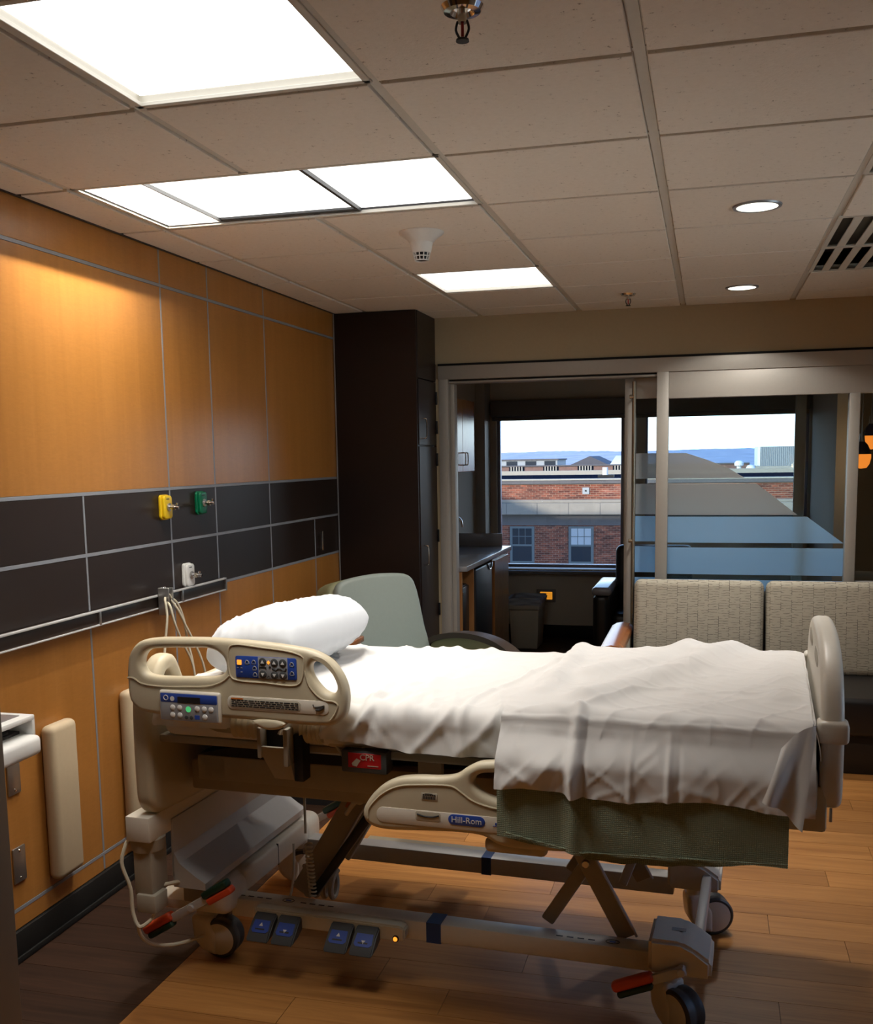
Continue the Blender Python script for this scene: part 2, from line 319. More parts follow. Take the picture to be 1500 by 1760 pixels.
def obj(name, bm, m, parent=None, smooth=.6, loc=None, mtx=None, solid=0):
    bmesh.ops.recalc_face_normals(bm, faces=bm.faces)
    if mtx is not None: bmesh.ops.transform(bm, matrix=mtx, verts=bm.verts)
    for f in bm.faces: f.smooth = True
    for ed in bm.edges: ed.smooth = len(ed.link_faces) == 2 and ed.calc_face_angle(9) < smooth
    me = bpy.data.meshes.new(name); bm.to_mesh(me); bm.free()
    me.materials.append(M[m] if isinstance(m, str) else m)
    o = bpy.data.objects.new(name, me); COL.objects.link(o)
    if parent is not None: o.parent = parent
    if loc is not None: o.location = loc
    if solid:
        md = o.modifiers.new('solid', 'SOLIDIFY'); md.thickness = solid; md.offset = 0
    return o
def bxo(name, m, parent, x0, x1, y0, y1, z0, z1, bev=0, seg=2): return obj(name, box(B(), x0, x1, y0, y1, z0, z1, bev, seg), m, parent)
def tag(o, label, cat_, group=None):
    o['label'] = label; o['category'] = cat_
    if group: o['group'] = group
    return o
def empty(name, label=None, cat_=None, loc=(0, 0, 0), rz=0, group=None):
    o = bpy.data.objects.new(name, None); COL.objects.link(o); o.location = loc; o.rotation_euler = (0, 0, rz); o.empty_display_size = .1
    if label: tag(o, label, cat_, group)
    return o
def struct(o): o['kind'] = 'structure'; return o
def copy_tree(o, parent=None):
    c = o.copy(); COL.objects.link(c); c.parent = parent
    for ch in list(o.children): copy_tree(ch, c)
    return c

H = 2.513            # ceiling height
YB = 6.37            # partition plane
# ------------------------------------------------------------------ floor
fl = struct(bxo('floor', 'black', None, -.2, 5.0, -1.9, 9.5, -.3, -.006))
cache = {}
def plank(x0, x1, y0, y1, m):
    k = (round(x1-x0, 3), round(y1-y0, 3), m)
    if k not in cache:
        o = obj('plank', box(B(), -(x1-x0)/2+.0008, (x1-x0)/2-.0008, -(y1-y0)/2+.0008, (y1-y0)/2-.0008, -.008, 0), m, fl); cache[k] = o.data
    else:
        o = bpy.data.objects.new('plank', cache[k]); COL.objects.link(o); o.parent = fl
    o.location = ((x0+x1)/2, (y0+y1)/2, 0)
PW = .152
y = 2.0; row = 0
while y < YB-.01:
    y1 = min(y+PW, YB)
    plank(0, .54, y, y1, 'pdark')
    xs = [.54+[.45, .9, .66, 1.1][row % 4]]
    while xs[-1] < 3.6: xs.append(xs[-1]+1.22)
    xs = [.54]+xs; xs[-1] = 4.8
    for a, b in zip(xs, xs[1:]): plank(a, b, y, y1, 'plight')
    y = y1; row += 1
y = YB; row = 0
while y < 9.18:
    y1 = min(y+PW*1.5, 9.2)
    for a, b in ((0.2, 1.0+.3*(row % 3)), (1.0+.3*(row % 3), 3.05)): plank(a, b, y, y1, 'pdark')
    y = y1; row += 1
bxo('floor_near', 'pdark', fl, 0, .54, -1.7, 2.0, -.008, 0); bxo('floor_near', 'plight', fl, .54, 4.8, -1.7, 2.0, -.008, 0); bxo('floor_near', 'pdark', fl, 3.05, 4.8, YB, 9.2, -.008, 0)

# ------------------------------------------------------------------ ceiling: tees, tiles
ce = struct(bxo('ceiling', 'tub', None, -.2, 5.0, -1.9, 9.5, 2.78, 2.95))
XG = [-.01, .20, .81, 1.42, 2.03, 2.64, 3.25, 3.86, 4.47, 4.8]
YG = [-1.7+.0]+[2.40-.61*k for k in range(6, 0, -1)]+[2.40+.61*k for k in range(7)]+[YB+.01]
light_cells = {(2, 6), (1, 8), (2, 8), (2, 11), (5, 8), (5, 11)}
def cell(i, j): return XG[i], XG[i+1], YG[j], YG[j+1]
JR = {}
for j in range(len(YG)-1): JR[j] = (round(YG[j], 2), round(YG[j+1], 2))
jrow = lambda yy: [j for j in range(len(YG)-1) if YG[j] <= yy < YG[j+1]][0]
skip = {(2, jrow(2.0)), (1, jrow(3.3)), (2, jrow(3.3)), (2, jrow(5.2)), (5, jrow(5.2)), (5, jrow(4.5)), (5, jrow(3.3))}
tcache = {}
for i in range(len(XG)-1):
    for j in range(len(YG)-1):
        if (i, j) in skip: continue
        x0, x1, y0, y1 = cell(i, j); k = (round(x1-x0, 3), round(y1-y0, 3))
        if k not in tcache:
            w, d = k; t = bmesh.new(); box(t, -w/2+.0165, w/2-.0165, -d/2+.011, d/2-.011, -.003, .012, .0015, 1); box(t, -w/2+.004, w/2-.004, -d/2+.004, d/2-.004, .011, .03)
            o = obj('tile', t, 'tile', ce); tcache[k] = o.data
        else:
            o = bpy.data.objects.new('tile', tcache[k]); COL.objects.link(o); o.parent = ce
        o.location = ((x0+x1)/2, (y0+y1)/2, H-.006)
for i, x in enumerate(XG[1:-1]):
    for a, b in (((-1.7, 3.01), (3.62, YB)) if i == 1 else ((-1.7, YB),)): bxo('tee', 'tee', ce, x-.0125, x+.0125, a, b, H-.002, H+.006)
for j, yy in enumerate(YG[1:-1]):
    for i in range(len(XG)-1):
        bxo('tee', 'tee', ce, XG[i]+.0125, XG[i+1]-.0125, yy-.010, yy+.010, H+.001, H+.006)
bxo('wall_angle', 'tub', ce, -.01, .012, -1.7, 5.95, H-.012, H+.006)
# alcove ceiling
bxo('alcove_ceiling', 'ceilw', ce, -.1, 4.9, YB+.05, 9.3, 2.42, 2.5)

# ------------------------------------------------------------------ walls
wl = struct(bxo('wall_left', 'reveal', None, -.2, -.006, -1.9, YB+.1, 0, 2.78))
ZR = [(.105, .171), (.171, 1.077), (1.077, 1.304), (1.304, 1.527), (1.527, 2.358), (2.358, H+.002)]
JY = {0: [3.286, 3.908, 4.932], 1: [3.286, 3.908, 4.326, 4.932, 5.548], 2: [3.286, 3.908, 4.326, 4.932, 5.548], 3: [3.286, 3.908, 4.326, 4.932], 4: [3.908, 4.326, 4.932], 5: [3.908, 4.326, 4.932]}
for r, (z0, z1) in enumerate(ZR):
    ys = [-1.7, .2, 1.75]+JY[r]+[5.95]
    for a, b in zip(ys, ys[1:]):
        g0 = .007 if r else .002
        cy, cz = (a+b)/2, (z0+z1)/2
        obj('panel', box(B(), 0, .006, a+.0055-cy, b-.0055-cy, z0+g0-cz, z1-g0-cz, .0008, 1), 'dark' if r in (2, 3) else 'veneer', wl, loc=(-.006, cy, cz))
for r, (z0, z1) in enumerate(ZR):
    if r: bxo('reveal_strip', 'strip', wl, -.006, .0008, -1.7, 5.95, z0-.0062, z0+.0062, .0006, 1)
    for yy in JY[r]: bxo('reveal_strip', 'strip', wl, -.006, .0006, yy-.0052, yy+.0052, z0+.0062, z1-.0062, .0005, 1)
struct(bxo('baseboard_left', 'black', None, -.004, .012, -1.7, 5.95, 0, .104, .002))
obj('cap_bead', box(B(), .011, .02, -1.7, 5.95, 0, .022, .003), 'black', bpy.data.objects['baseboard_left'])
struct(bxo('wall_near', 'wallw', None, -.2, 5.0, -1.9, -1.7, 0, 2.78)); wr = struct(bxo('wall_right', 'wallw', None, 4.8, 5.0, -1.9, 9.5, 0, .85)); bxo('wall_head', 'wallw', wr, 4.8, 5.0, -1.9, 9.5, 2.15, 2.78); bxo('wall_pier', 'wallw', wr, 4.8, 5.0, -1.9, 2.4, .85, 2.15); bxo('wall_pier', 'wallw', wr, 4.8, 5.0, 4.6, 9.5, .85, 2.15)
w4 = struct(obj('window_4', B(), 'blueframe'))
for a in (2.4, 3.47, 4.54): bxo('stile', 'blueframe', w4, 4.88, 4.94, a, a+.06, .85, 2.15, .004)
for a in (.85, 2.09): bxo('rail', 'blueframe', w4, 4.88, 4.94, 2.4, 4.6, a, a+.06, .004)
for a in (2.46, 3.53): bxo('pane', 'glass', w4, 4.907, 4.913, a, a+1.01, .91, 2.09)
wb = struct(bxo('wall_back', 'wallp', None, -.1, 4.8, YB, YB+.12, 2.22, 2.78))
bxo('reveal_line', 'black', wb, .535, 4.8, YB-.012, YB+.05, 2.207, 2.222)
bxo('return_strip', 'wallp', wb, .523, .540, YB-.006, YB+.1, 0, 2.22)
# alcove shell
struct(bxo('wall_alcove_left', 'alc', None, .0, .20, YB+.12, 9.3, 0, 2.5))
wa = struct(bxo('wall_alcove_back', 'alc', None, 0, 4.8, 9.17, 9.4, 0, .62))
bxo('wall_head', 'alc', wa, 0, 4.8, 9.17, 9.4, 2.0, 2.6); bxo('wall_pier', 'alc', wa, 0, .34, 9.17, 9.4, .6, 2.0); bxo('wall_pier', 'alc', wa, 3.0, 4.8, 9.17, 9.4, .6, 2.0)
bxo('wall_pier', 'alc', wa, 1.47, 1.655, 9.17, 9.4, .62, 2.0); bxo('wall_apron', 'alc', wa, 1.65, 3.02, 9.17, 9.4, .6, 1.10)
struct(bxo('wall_alcove_right', 'alc', None, 3.02, 3.14, 7.45, 9.2, 0, 2.5))
bxo('pilaster', 'frame', bpy.data.objects['wall_alcove_left'], .19, .285, 8.93, 9.18, 0, 2.45)
struct(bxo('baseboard_alcove', 'black', None, .2, 3.02, 9.155, 9.175, 0, .118, .002)); bxo('sill_ledge', 'winframe', wa, .30, 1.50, 9.10, 9.2, .585, .615, .004)
for nme, x0, x1, z0, z1 in (('window_1', .335, 1.475, .635, 1.995), ('window_2', 1.645, 3.005, 1.095, 1.995)):
    w = struct(obj(nme, B(), 'blueframe')); fw = .03
    for a in ((x0, x0+fw, z0, z1), (x1-fw, x1, z0, z1)): bxo('stile', 'blueframe', w, a[0], a[1], 9.22, 9.28, a[2], a[3], .004)
    for a in ((z0, z0+fw), (z1-fw, z1)): bxo('rail', 'blueframe', w, x0, x1, 9.22, 9.28, a[0], a[1], .004)
    bxo('pane', 'glass', w, x0+fw, x1-fw, 9.247, 9.253, z0+fw, z1-fw)
bl = tag(bxo('roller_blind', 'mute', None, .30, 3.0, 9.09, 9.165, 1.99, 2.13, .012), 'grey roller blind cassette above the alcove windows, shade rolled up', 'blind')
obj('hem_bar', box(B(), .31, 2.99, 9.12, 9.14, 1.955, 1.985, .004), 'mute', bl)
# ------------------------------------------------------------------ partition: header, jambs, fixed glazing, sliding door
hd = struct(bxo('trim_1', 'frame', None, .54, 4.8, YB-.03, YB+.1, 2.123, 2.207, .003)); bxo('track_lip', 'frame', hd, .60, 1.885, YB-.01, YB+.1, 2.100, 2.112, .002); bxo('track_shadow', 'gun', hd, .60, 1.885, YB+.01, YB+.1, 2.112, 2.124)
jb = struct(bxo('trim_2', 'frame', None, .543, .604, YB-.03, YB+.1, 0, 2.124, .003)); bxo('jamb_return', 'frame', jb, .604, .632, YB+.02, YB+.1, 0, 2.10, .003)
hs = bxo('hinge_strip', 'wallp', jb, .524, .545, YB-.025, YB, 0, 2.124)
for z in (2.009, 1.828, 1.627, 1.145, .672, .3): bxo('hinge', 'gun', jb, .520, .535, YB-.034, YB-.02, z-.04, z+.04, .003)
fx = struct(bxo('window_3', 'frame', None, 1.885, 1.955, YB-.03, YB+.05, 0, 2.124, .004))
bxo('head_panel', 'frame', fx, 1.955, 4.8, YB-.022, YB+.04, 1.967, 2.123, .003); bxo('mullion', 'frame', fx, 2.962, 3.020, YB-.03, YB+.05, 0, 1.968, .004)
bxo('sill_rail', 'frame', fx, 2.962, 4.8, YB-.03, YB+.05, .82, .886, .004); bxo('base_panel', 'frame', fx, 1.955, 4.8, YB-.02, YB+.04, 0, .25, .003)
GY = YB+.02
bxo('pane', 'glass2', fx, 1.955, 2.962, GY, GY+.006, .25, 1.967); bxo('pane', 'glass2', fx, 3.02, 4.8, GY, GY+.006, .886, 1.967); bxo('pane', 'glass2', fx, 3.02, 4.8, GY, GY+.006, .25, .82)
def film(pts, m, yy, parent): obj('film_strip', prism(B(), [(x, yy, z) for x, z in pts], (0, -.0006, 0)), m, parent)
FY = GY-.0008
film([(1.956, 1.491), (1.956, 1.645), (2.06, 1.643), (2.18, 1.602), (2.30, 1.553), (2.40, 1.491)], 'film2', FY, fx)
film([(1.956, 1.272), (1.956, 1.460), (2.468, 1.457), (2.70, 1.272)], 'film2', FY, fx)
film([(1.956, 1.105), (1.956, 1.262), (2.755, 1.261), (2.960, 1.105)], 'film', FY, fx); film([(1.956, .913), (1.956, 1.075), (2.960, 1.075), (2.960, .913)], 'film', FY, fx); film([(1.956, .26), (1.956, .882), (2.960, .882), (2.960, .26)], 'film', FY, fx)
dr = struct(bxo('door_1', 'frame', None, 1.690, 1.745, YB+.075, YB+.115, .02, 2.10, .003)); DY = YB+.095
bxo('stile', 'frame', dr, 2.68, 2.74, YB+.075, YB+.115, .02, 2.10, .003); bxo('rail', 'frame', dr, 1.745, 2.68, YB+.075, YB+.115, 1.975, 2.10, .003); bxo('rail', 'frame', dr, 1.745, 2.68, YB+.075, YB+.115, .02, .22, .003)
bxo('pane', 'glass2', dr, 1.745, 2.68, DY, DY+.006, .22, 1.975)
for z0, z1, m in ((1.491, 1.645, 'film2'), (1.272, 1.46, 'film2'), (1.105, 1.262, 'film'), (.913, 1.075, 'film'), (.23, .882, 'film')): film([(1.747, z0), (1.747, z1), (1.90, z1), (1.90, z0)], m, DY-.0008, dr)
t = tube(B(), [(1.75, YB+.012, .42), (1.75, YB+.012, 2.075)], .0125, 14); obj('pull_bar', t, 'brass', dr)
for z in (1.985, 1.115, .5): obj('standoff', cyl(B(), (1.722, YB+.012, z), (1.75, YB+.012, z), .013, .012, 14, .003), 'brass', dr); obj('standoff', cyl(B(), (1.75, YB+.012, z), (1.75, YB+.076, z), .008, None, 12), 'brass', dr)
# steel jamb of the entrance at the very left edge of the view
j1 = struct(bxo('trim_3', 'jamb', None, .60, .845, 1.58, 1.70, 0, H, .004)); bxo('jamb_side', 'jamb', j1, .56, .60, 1.55, 1.72, 0, H, .003)

# ------------------------------------------------------------------ ceiling fixtures
def lamp(parent, x0, x1, y0, y1, z, watts, spread=LOUVRE):
    L = bpy.data.lights.new('lamp', 'AREA'); L.shape = 'RECTANGLE'; L.size = x1-x0; L.size_y = y1-y0; L.energy = watts; L.spread = math.radians(spread); L.color = LAMP_COLOUR
    o = bpy.data.objects.new('lamp', L); COL.objects.link(o); o.parent = parent; o.location = ((x0+x1)/2, (y0+y1)/2, z)
def troffer(label, x0, x1, y0, y1, rec, watts):
    r = empty('ceiling_light', label, 'ceiling light', ((x0+x1)/2, (y0+y1)/2, H-.004), 0, 'recessed ceiling light panels')
    X, Y = (x1-x0)/2, (y1-y0)/2; h = B()
    for a in ((-X, -X+.006, -Y, Y), (X-.006, X, -Y, Y), (-X, X, -Y, -Y+.006), (-X, X, Y-.006, Y)): box(h, a[0], a[1], a[2], a[3], .004, .15)
    box(h, -X, X, -Y, Y, .145, .15); obj('housing', h, 'tee', r); f = B()
    for a in ((-X+.002, -X+.020, -Y, Y), (X-.020, X-.002, -Y, Y), (-X, X, -Y, -Y+.018), (-X, X, Y-.018, Y)): box(f, a[0], a[1], a[2], a[3], -.003, .006, .001, 1)
    obj('trim_frame', f, 'tee', r); bxo('diffuser', 'panel', r, -X+.014, X-.014, -Y+.014, Y-.014, rec, rec+.01, .002, 1)
    lamp(r, -X+.03, X-.03, -Y+.03, Y-.03, rec-.004, watts); return r
troffer('large square ceiling light panel cut off by the top edge, nearest the camera', .81, 1.42, 1.79, 2.40, .022, LAMP_W)
troffer('farthest square ceiling light panel, near the tall dark wardrobe', .81, 1.42, 4.84, 5.45, .012, LAMP_W*1.0)
r = empty('ceiling_light', 'long ceiling light split into three panels, one narrow strip beside the wood wall', 'ceiling light', (0, 0, H-.004), 0, 'recessed ceiling light panels')
h = B()
for a in ((.20, .208, 3.01, 3.62), (1.412, 1.42, 3.01, 3.62), (.20, 1.42, 3.01, 3.018), (.20, 1.42, 3.612, 3.62)): box(h, a[0], a[1], a[2], a[3], .004, .25)
box(h, .20, 1.42, 3.01, 3.62, .245, .25); obj('housing', h, 'tub', r); f = B()
for a in ((.202, .218, 3.01, 3.62), (1.402, 1.418, 3.01, 3.62), (.20, 1.42, 3.01, 3.026), (.20, 1.42, 3.604, 3.62)): box(f, a[0], a[1], a[2], a[3], -.003, .006, .001, 1)
obj('trim_frame', f, 'tee', r)
# wall-wash compartment: a white trough with a lamp tube high at its inner side, so the lip throws the sharp cut-off line on the wood wall
f = B(); box(f, .432, .438, 3.03, 3.60, .005, .235); box(f, .226, .436, 3.03, 3.60, .225, .235); box(f, .226, .436, 3.024, 3.030, .005, .235); box(f, .226, .436, 3.596, 3.602, .005, .235); box(f, .218, .224, 3.03, 3.60, .006, .235); obj('wash_trough', f, 'reflect', r)
obj('lamp_tube', cyl(B(), (.405, 3.05, .178), (.405, 3.58, .178), .008, None, 16), 'tube', r)
bxo('diffuser', 'panel', r, .442, .966, 3.03, 3.575, .014, .024, .002, 1); bxo('diffuser', 'panel', r, .982, 1.385, 3.03, 3.598, .014, .024, .002, 1)
bxo('baffle', 'dgrey', r, .445, .966, 3.578, 3.602, .006, .05, .002, 1); bxo('divider', 'dgrey', r, .968, .980, 3.02, 3.61, .004, .06)
lamp(r, .46, .95, 3.05, 3.56, .010, LAMP_W*.85); lamp(r, 1.0, 1.37, 3.05, 3.58, .010, LAMP_W*.7)
def downlight(x, y, label):
    r = empty('downlight', label, 'downlight', (x, y, H-.009), 0, 'round downlights right of the ceiling')
    obj('trim_ring', lathe(B(), [(.070, .002), (.072, -.006), (.083, -.006), (.086, .002)], n=40), 'reveal', r)
    obj('reflector', lathe(B(), [(.071, -.005), (.06, -.003), (.0, -.001)], n=40), 'down', r)
    L = bpy.data.lights.new('lamp', 'AREA'); L.shape = 'DISK'; L.size = .13; L.energy = DOWN_W; L.spread = math.radians(130); L.color = LAMP_COLOUR
    o = bpy.data.objects.new('lamp', L); COL.objects.link(o); o.parent = r; o.location = (0, 0, -.008)
downlight(2.341, 3.935, 'round recessed downlight nearer the camera, right part of the ceiling'); downlight(2.345, 5.785, 'smaller looking round downlight close to the back wall soffit')
def grille(y0, label):
    x0, x1, y1 = 2.64, 3.25, y0+.61; r = empty('air_grille', label, 'vent', ((x0+x1)/2, (y0+y1)/2, H-.006), 0, 'slotted ceiling air grilles'); w, d = .305, .305
    bxo('backing', 'blackp', r, -w, w, -d, d, .09, .10); f = B(); t0 = .004
    box(f, -w+.004, w-.004, -d+.004, -d+.020, -.002, t0); box(f, -w+.004, w-.004, d-.020, d-.004, -.002, t0); box(f, -w+.004, -w+.022, -d+.02, d-.02, -.002, t0); box(f, -w+.318, w-.004, -d+.02, d-.02, -.002, t0); obj('frame', f, 'tee', r)
    for k in range(3): bxo('slat', 'tee', r, -w+.022+.041+k*.0745, -w+.0965+k*.0745, -d+.02, d-.02, -.001, t0, .001, 1)
grille(4.84, 'slotted air grille nearest the back wall soffit, four dark slots'); grille(4.23, 'slotted air grille second from the back wall, touching the farther one'); grille(3.01, 'slotted air grille of which only a corner shows at the right edge')
sd = empty('smoke_detector', 'white smoke detector with flared collar on the ceiling between two light panels', 'smoke detector', (1.102, 3.963, H-.009))
obj('collar', lathe(B(), [(0, 0), (.088, -.001), (.086, -.006), (.058, -.026), (.046, -.040), (0, -.040)], n=36), 'white_p', sd)
obj('body', lathe(B(), [(.045, -.038), (.037, -.075), (.034, -.078), (0, -.078)], n=36), 'white_p', sd)
obj('sensor_core', lathe(B(), [(.028, -.076), (.022, -.104), (0, -.106)], n=24), 'blackp', sd)
cg = B()
for k in range(12):
    a = 2*PI*k/12; c, s_ = math.cos(a), math.sin(a); tube(cg, [(.034*c, .034*s_, -.076), (.026*c, .026*s_, -.106)], .0022, 5)
for rr, zz in ((.030, -.091), (.026, -.106)): tube(cg, [(rr*math.cos(2*PI*k/24), rr*math.sin(2*PI*k/24), zz) for k in range(24)], .0024, 6, True)
obj('cage', cg, 'white_p', sd)
def sprinkler(x, y, label, s=1):
    r = empty('sprinkler', label, 'sprinkler', (x, y, H-.009), 0, 'ceiling fire sprinklers'); r.scale = (s, s, s)
    obj('escutcheon', lathe(B(), [(.0, -.003), (.018, -.004), (.024, -.012), (.036, -.010), (.042, 0)], n=32), 'chrome', r)
    obj('stem', cyl(B(), (0, 0, -.002), (0, 0, -.03), .011, .009, 16), 'brass', r)
    for k in (-1, 1): obj('arm', tube(B(), cat([(k*.009, 0, -.026), (k*.013, 0, -.042), (k*.004, 0, -.06)], 4), .0025, 8), 'gun', r)
    obj('bulb', cyl(B(), (0, 0, -.03), (0, 0, -.055), .003, None, 10), 'cprred', r); obj('deflector', cyl(B(), (0, 0, -.060), (0, 0, -.064), .0125, .013, 20), 'gun', r)
sprinkler(1.714, 2.06, 'chrome fire sprinkler head cut by the top edge of the picture'); sprinkler(1.754, 5.80, 'small fire sprinkler head near the back wall soffit')

# ------------------------------------------------------------------ wall fittings on the left wall
def outlet(yc, zc, m, label):
    r = empty('gas_outlet', label, 'outlet', (0, yc, zc), 0, 'medical gas outlets on the dark panels')
    t = plate(B(), [rrect(-.036, .036, -.052, .052, .016)], .012, .003, 'vz', .006); obj('base_plate', t, m, r); t = plate(B(), [rrect(-.030, .036, -.048, .048, .015)], .014, .004, 'vz', .018); obj('face', t, m, r)
    obj('socket', cyl(B(), (.024, .004, .0), (.032, .004, 0), .017, None, 24, .002), 'steel', r); obj('adapter', cyl(B(), (.03, .004, 0), (.075, .004, -.002), .009, .007, 16, .001), 'chrome', r)
    obj('nipple', cyl(B(), (.06, .004, -.001), (.066, .004, .018), .005, None, 10), 'chrome', r); obj('collar_nut', cyl(B(), (.044, .004, 0), (.056, .004, 0), .0125, None, 6), 'brass', r)
    b = B(); box(b, .0245, .0255, -.012, .012, .032, .036); obj('print', b, 'ink', r)
outlet(3.846, 1.452, 'yel', 'yellow gas outlet with chrome adapter on the dark panel'); outlet(4.158, 1.456, 'grn', 'green gas outlet with chrome adapter on the dark panel'); outlet(4.013, 1.150, 'white_p', 'white vacuum outlet with chrome adapter above the black rail')
ra = empty('equipment_rail', 'black equipment rail with two bright edges along the wood wall', 'rail', (0, 2.0, 1.075))
bxo('channel', 'dark', ra, 0, .022, -.3, 2.34, -.026, .024, .002); bxo('rail_bar', 'bright', ra, .016, .030, -.3, 2.345, .018, .026, .002); bxo('rail_bar', 'bright', ra, .016, .028, -.3, 2.345, -.034, -.028, .002)
for yy in (1.31, 1.93): bxo('joint_clip', 'steel', ra, .02, .029, yy-.006, yy+.006, -.03, .02, .001)
bxo('end_cap', 'steel', ra, .016, .03, 2.335, 2.345, -.034, .026)
bk = tag(bxo('rail_bracket', 'steel', None, .024, .060, 2.62, 2.700, .99, 1.14, .004), 'grey metal bracket on the black rail at the left edge of the picture', 'bracket'); obj('groove', box(B(), .059, .062, 2.64, 2.68, 1.0, 1.13), 'gun', bk)
hk = empty('cord_hook', 'grey metal channel hook on the black rail holding looped cream cords', 'hook', (.03, 3.75, 1.07))
h = B(); box(h, 0, .006, -.026, .026, -.052, .060, .001, 1); box(h, 0, .05, -.030, -.024, -.052, .060, .002, 1); box(h, 0, .04, .022, .028, -.052, .056, .002, 1); obj('channel', h, 'steel', hk)
h = B(); box(h, .004, .016, -.008, .008, -.05, .06, .002, 1); obj('spine', h, 'chrome', hk); h = B()
for z in (0, -.012): cyl(h, (.015, 0, z), (.018, 0, z), .003)
obj('screw', h, 'gun', hk)
cb = B()
for pts in ([(.055, 3.735, 1.09), (.07, 3.705, 1.085), (.085, 3.69, 1.02), (.08, 3.67, .90), (.09, 3.64, .78), (.10, 3.66, .5), (.12, 3.7, .2)], [(.055, 3.735, 1.08), (.085, 3.715, 1.06), (.10, 3.72, .99), (.11, 3.76, .90), (.13, 3.80, .80), (.15, 3.8, .5), (.17, 3.75, .15)],
            [(.06, 3.77, 1.085), (.07, 3.80, 1.06), (.08, 3.83, .99), (.085, 3.845, .90), (.10, 3.86, .78), (.12, 3.9, .3), (.15, 3.9, .02)], [(.06, 3.77, 1.075), (.08, 3.79, 1.03), (.09, 3.82, .97), (.11, 3.86, .88), (.13, 3.90, .76), (.14, 3.92, .3), (.16, 3.92, .02)], [(.055, 3.735, 1.09), (.06, 3.753, 1.10), (.06, 3.77, 1.085)]): tube(cb, cat(pts, 5), .005, 8)
tag(obj('call_cord', cb, 'cable'), 'cream coloured cords looped over the rail hook, hanging behind the bed', 'cord')
def bumper(y0, y1, z0, z1, label):
    tag(obj('wall_bumper', box(B(), 0, .055, -(y1-y0)/2, (y1-y0)/2, -(z1-z0)/2, (z1-z0)/2, .024, 4), 'pad', loc=(0, (y0+y1)/2, (z0+z1)/2)), label, 'bumper', 'beige wall bumpers behind the bed')
bumper(2.945, 3.095, .205, .752, 'beige padded wall bumper standing clear left of the bed'); bumper(3.43, 3.60, .18, .765, 'beige padded wall bumper half hidden behind the bed headboard')
for z0, z1, lb in ((.563, .682, 'upper steel blank cover plate low on the wood wall'), (.262, .385, 'lower steel blank cover plate low on the wood wall')):
    r = tag(obj('cover_plate', box(B(), 0, .007, -.031, .031, -.06, .06, .003, 2), 'steel', loc=(0, 2.80, (z0+z1)/2)), lb, 'cover plate', 'steel cover plates low on the wall')
    for zz in (-.046, .046): obj('screw', lathe(B(), [(.005, 0), (.004, .002), (0, .0025)], (.007, 0, zz), (1, 0, 0), 12), 'chrome', r)
tr = empty('workstation_tray', 'white wall workstation with screen and keyboard shelf at the left edge', 'workstation', (0, 2.545, .843))
bxo('top_frame', 'white_p', tr, .06, .275, -.42, .02, .045, .062, .004); bxo('screen', 'screen', tr, .085, .245, -.40, -.01, .0615, .064, .001); bxo('end_wall', 'white_p', tr, .06, .274, .008, .02, -.0, .05, .002)
bxo('tray_lip', 'white_p', tr, .05, .30, -.42, .015, -.055, .005, .016, 3); bxo('keyboard', 'blackp', tr, .09, .235, -.40, .0, .004, .014, .002)
for k in range(4): bxo('key', 'dgrey', tr, .20, .228, -.38+k*.09, -.31+k*.09, .014, .020, .002, 1)
bxo('wall_mount', 'white_p', tr, 0, .09, -.30, -.15, -.03, .05, .004)
# ------------------------------------------------------------------ wardrobe in the corner
wd = empty('wardrobe', 'tall dark espresso wardrobe in the back left corner', 'wardrobe', (.004, 5.95, 0))
bxo('body', 'espresso', wd, .0, .500, 0, .415, 0, H-.012, .001, 1); bxo('end_panel', 'espresso', wd, 0, .512, -.018, .0, 0, H-.012, .001, 1); bxo('corner_strip', 'reveal', wd, .0005, .007, -.024, -.018, .1, H-.01)
bxo('filler_panel', 'espresso', wd, .500, .516, 0, .41, 2.112, H-.012, .001, 1)
for z0, z1, hz in ((1.716, 2.104, 1.815), (.10, 1.708, 1.05)):
    d = bxo('door', 'espresso', wd, .500, .518, .004, .408, z0, z1, .0015, 1)
    obj('handle', tube(B(), cat([(.518, .06, hz+.058), (.545, .06, hz+.056), (.548, .06, hz+.045), (.548, .06, hz-.045), (.545, .06, hz-.056), (.518, .06, hz-.058)], 4), .0045, 8), 'chrome', d)
p = tag(bxo('panel_handle', 'chrome', None, .018, .028, 5.600, 5.610, 1.115, 1.225, .002), 'slim chrome pull handle on the dark wall panel beside the wardrobe', 'handle')
for z in (1.13, 1.21): obj('post', cyl(B(), (0, 5.605, z), (.02, 5.605, z), .0035, None, 8), 'chrome', p)
# ------------------------------------------------------------------ bedside cabinet behind the bed
bc = empty('bedside_cabinet', 'low wooden bedside cabinet with black plinth, mostly hidden behind the bed', 'cabinet', (.03, 4.42, 0))
bxo('plinth', 'blackp', bc, .02, .50, .015, .36, 0, .085); bxo('body', 'veneer', bc, 0, .50, .02, .36, .085, .735, .002, 1); bxo('top', 'armw', bc, -.005, .515, -.01, .37, .735, .765, .006)
for z0, z1 in ((.10, .30), (.31, .51), (.52, .725)):
    d = bxo('drawer', 'veneer', bc, .006, .494, .002, .02, z0, z1, .002, 1); bxo('pull', 'steel', d, .19, .31, -.015, .004, (z0+z1)/2-.006, (z0+z1)/2+.006, .003)
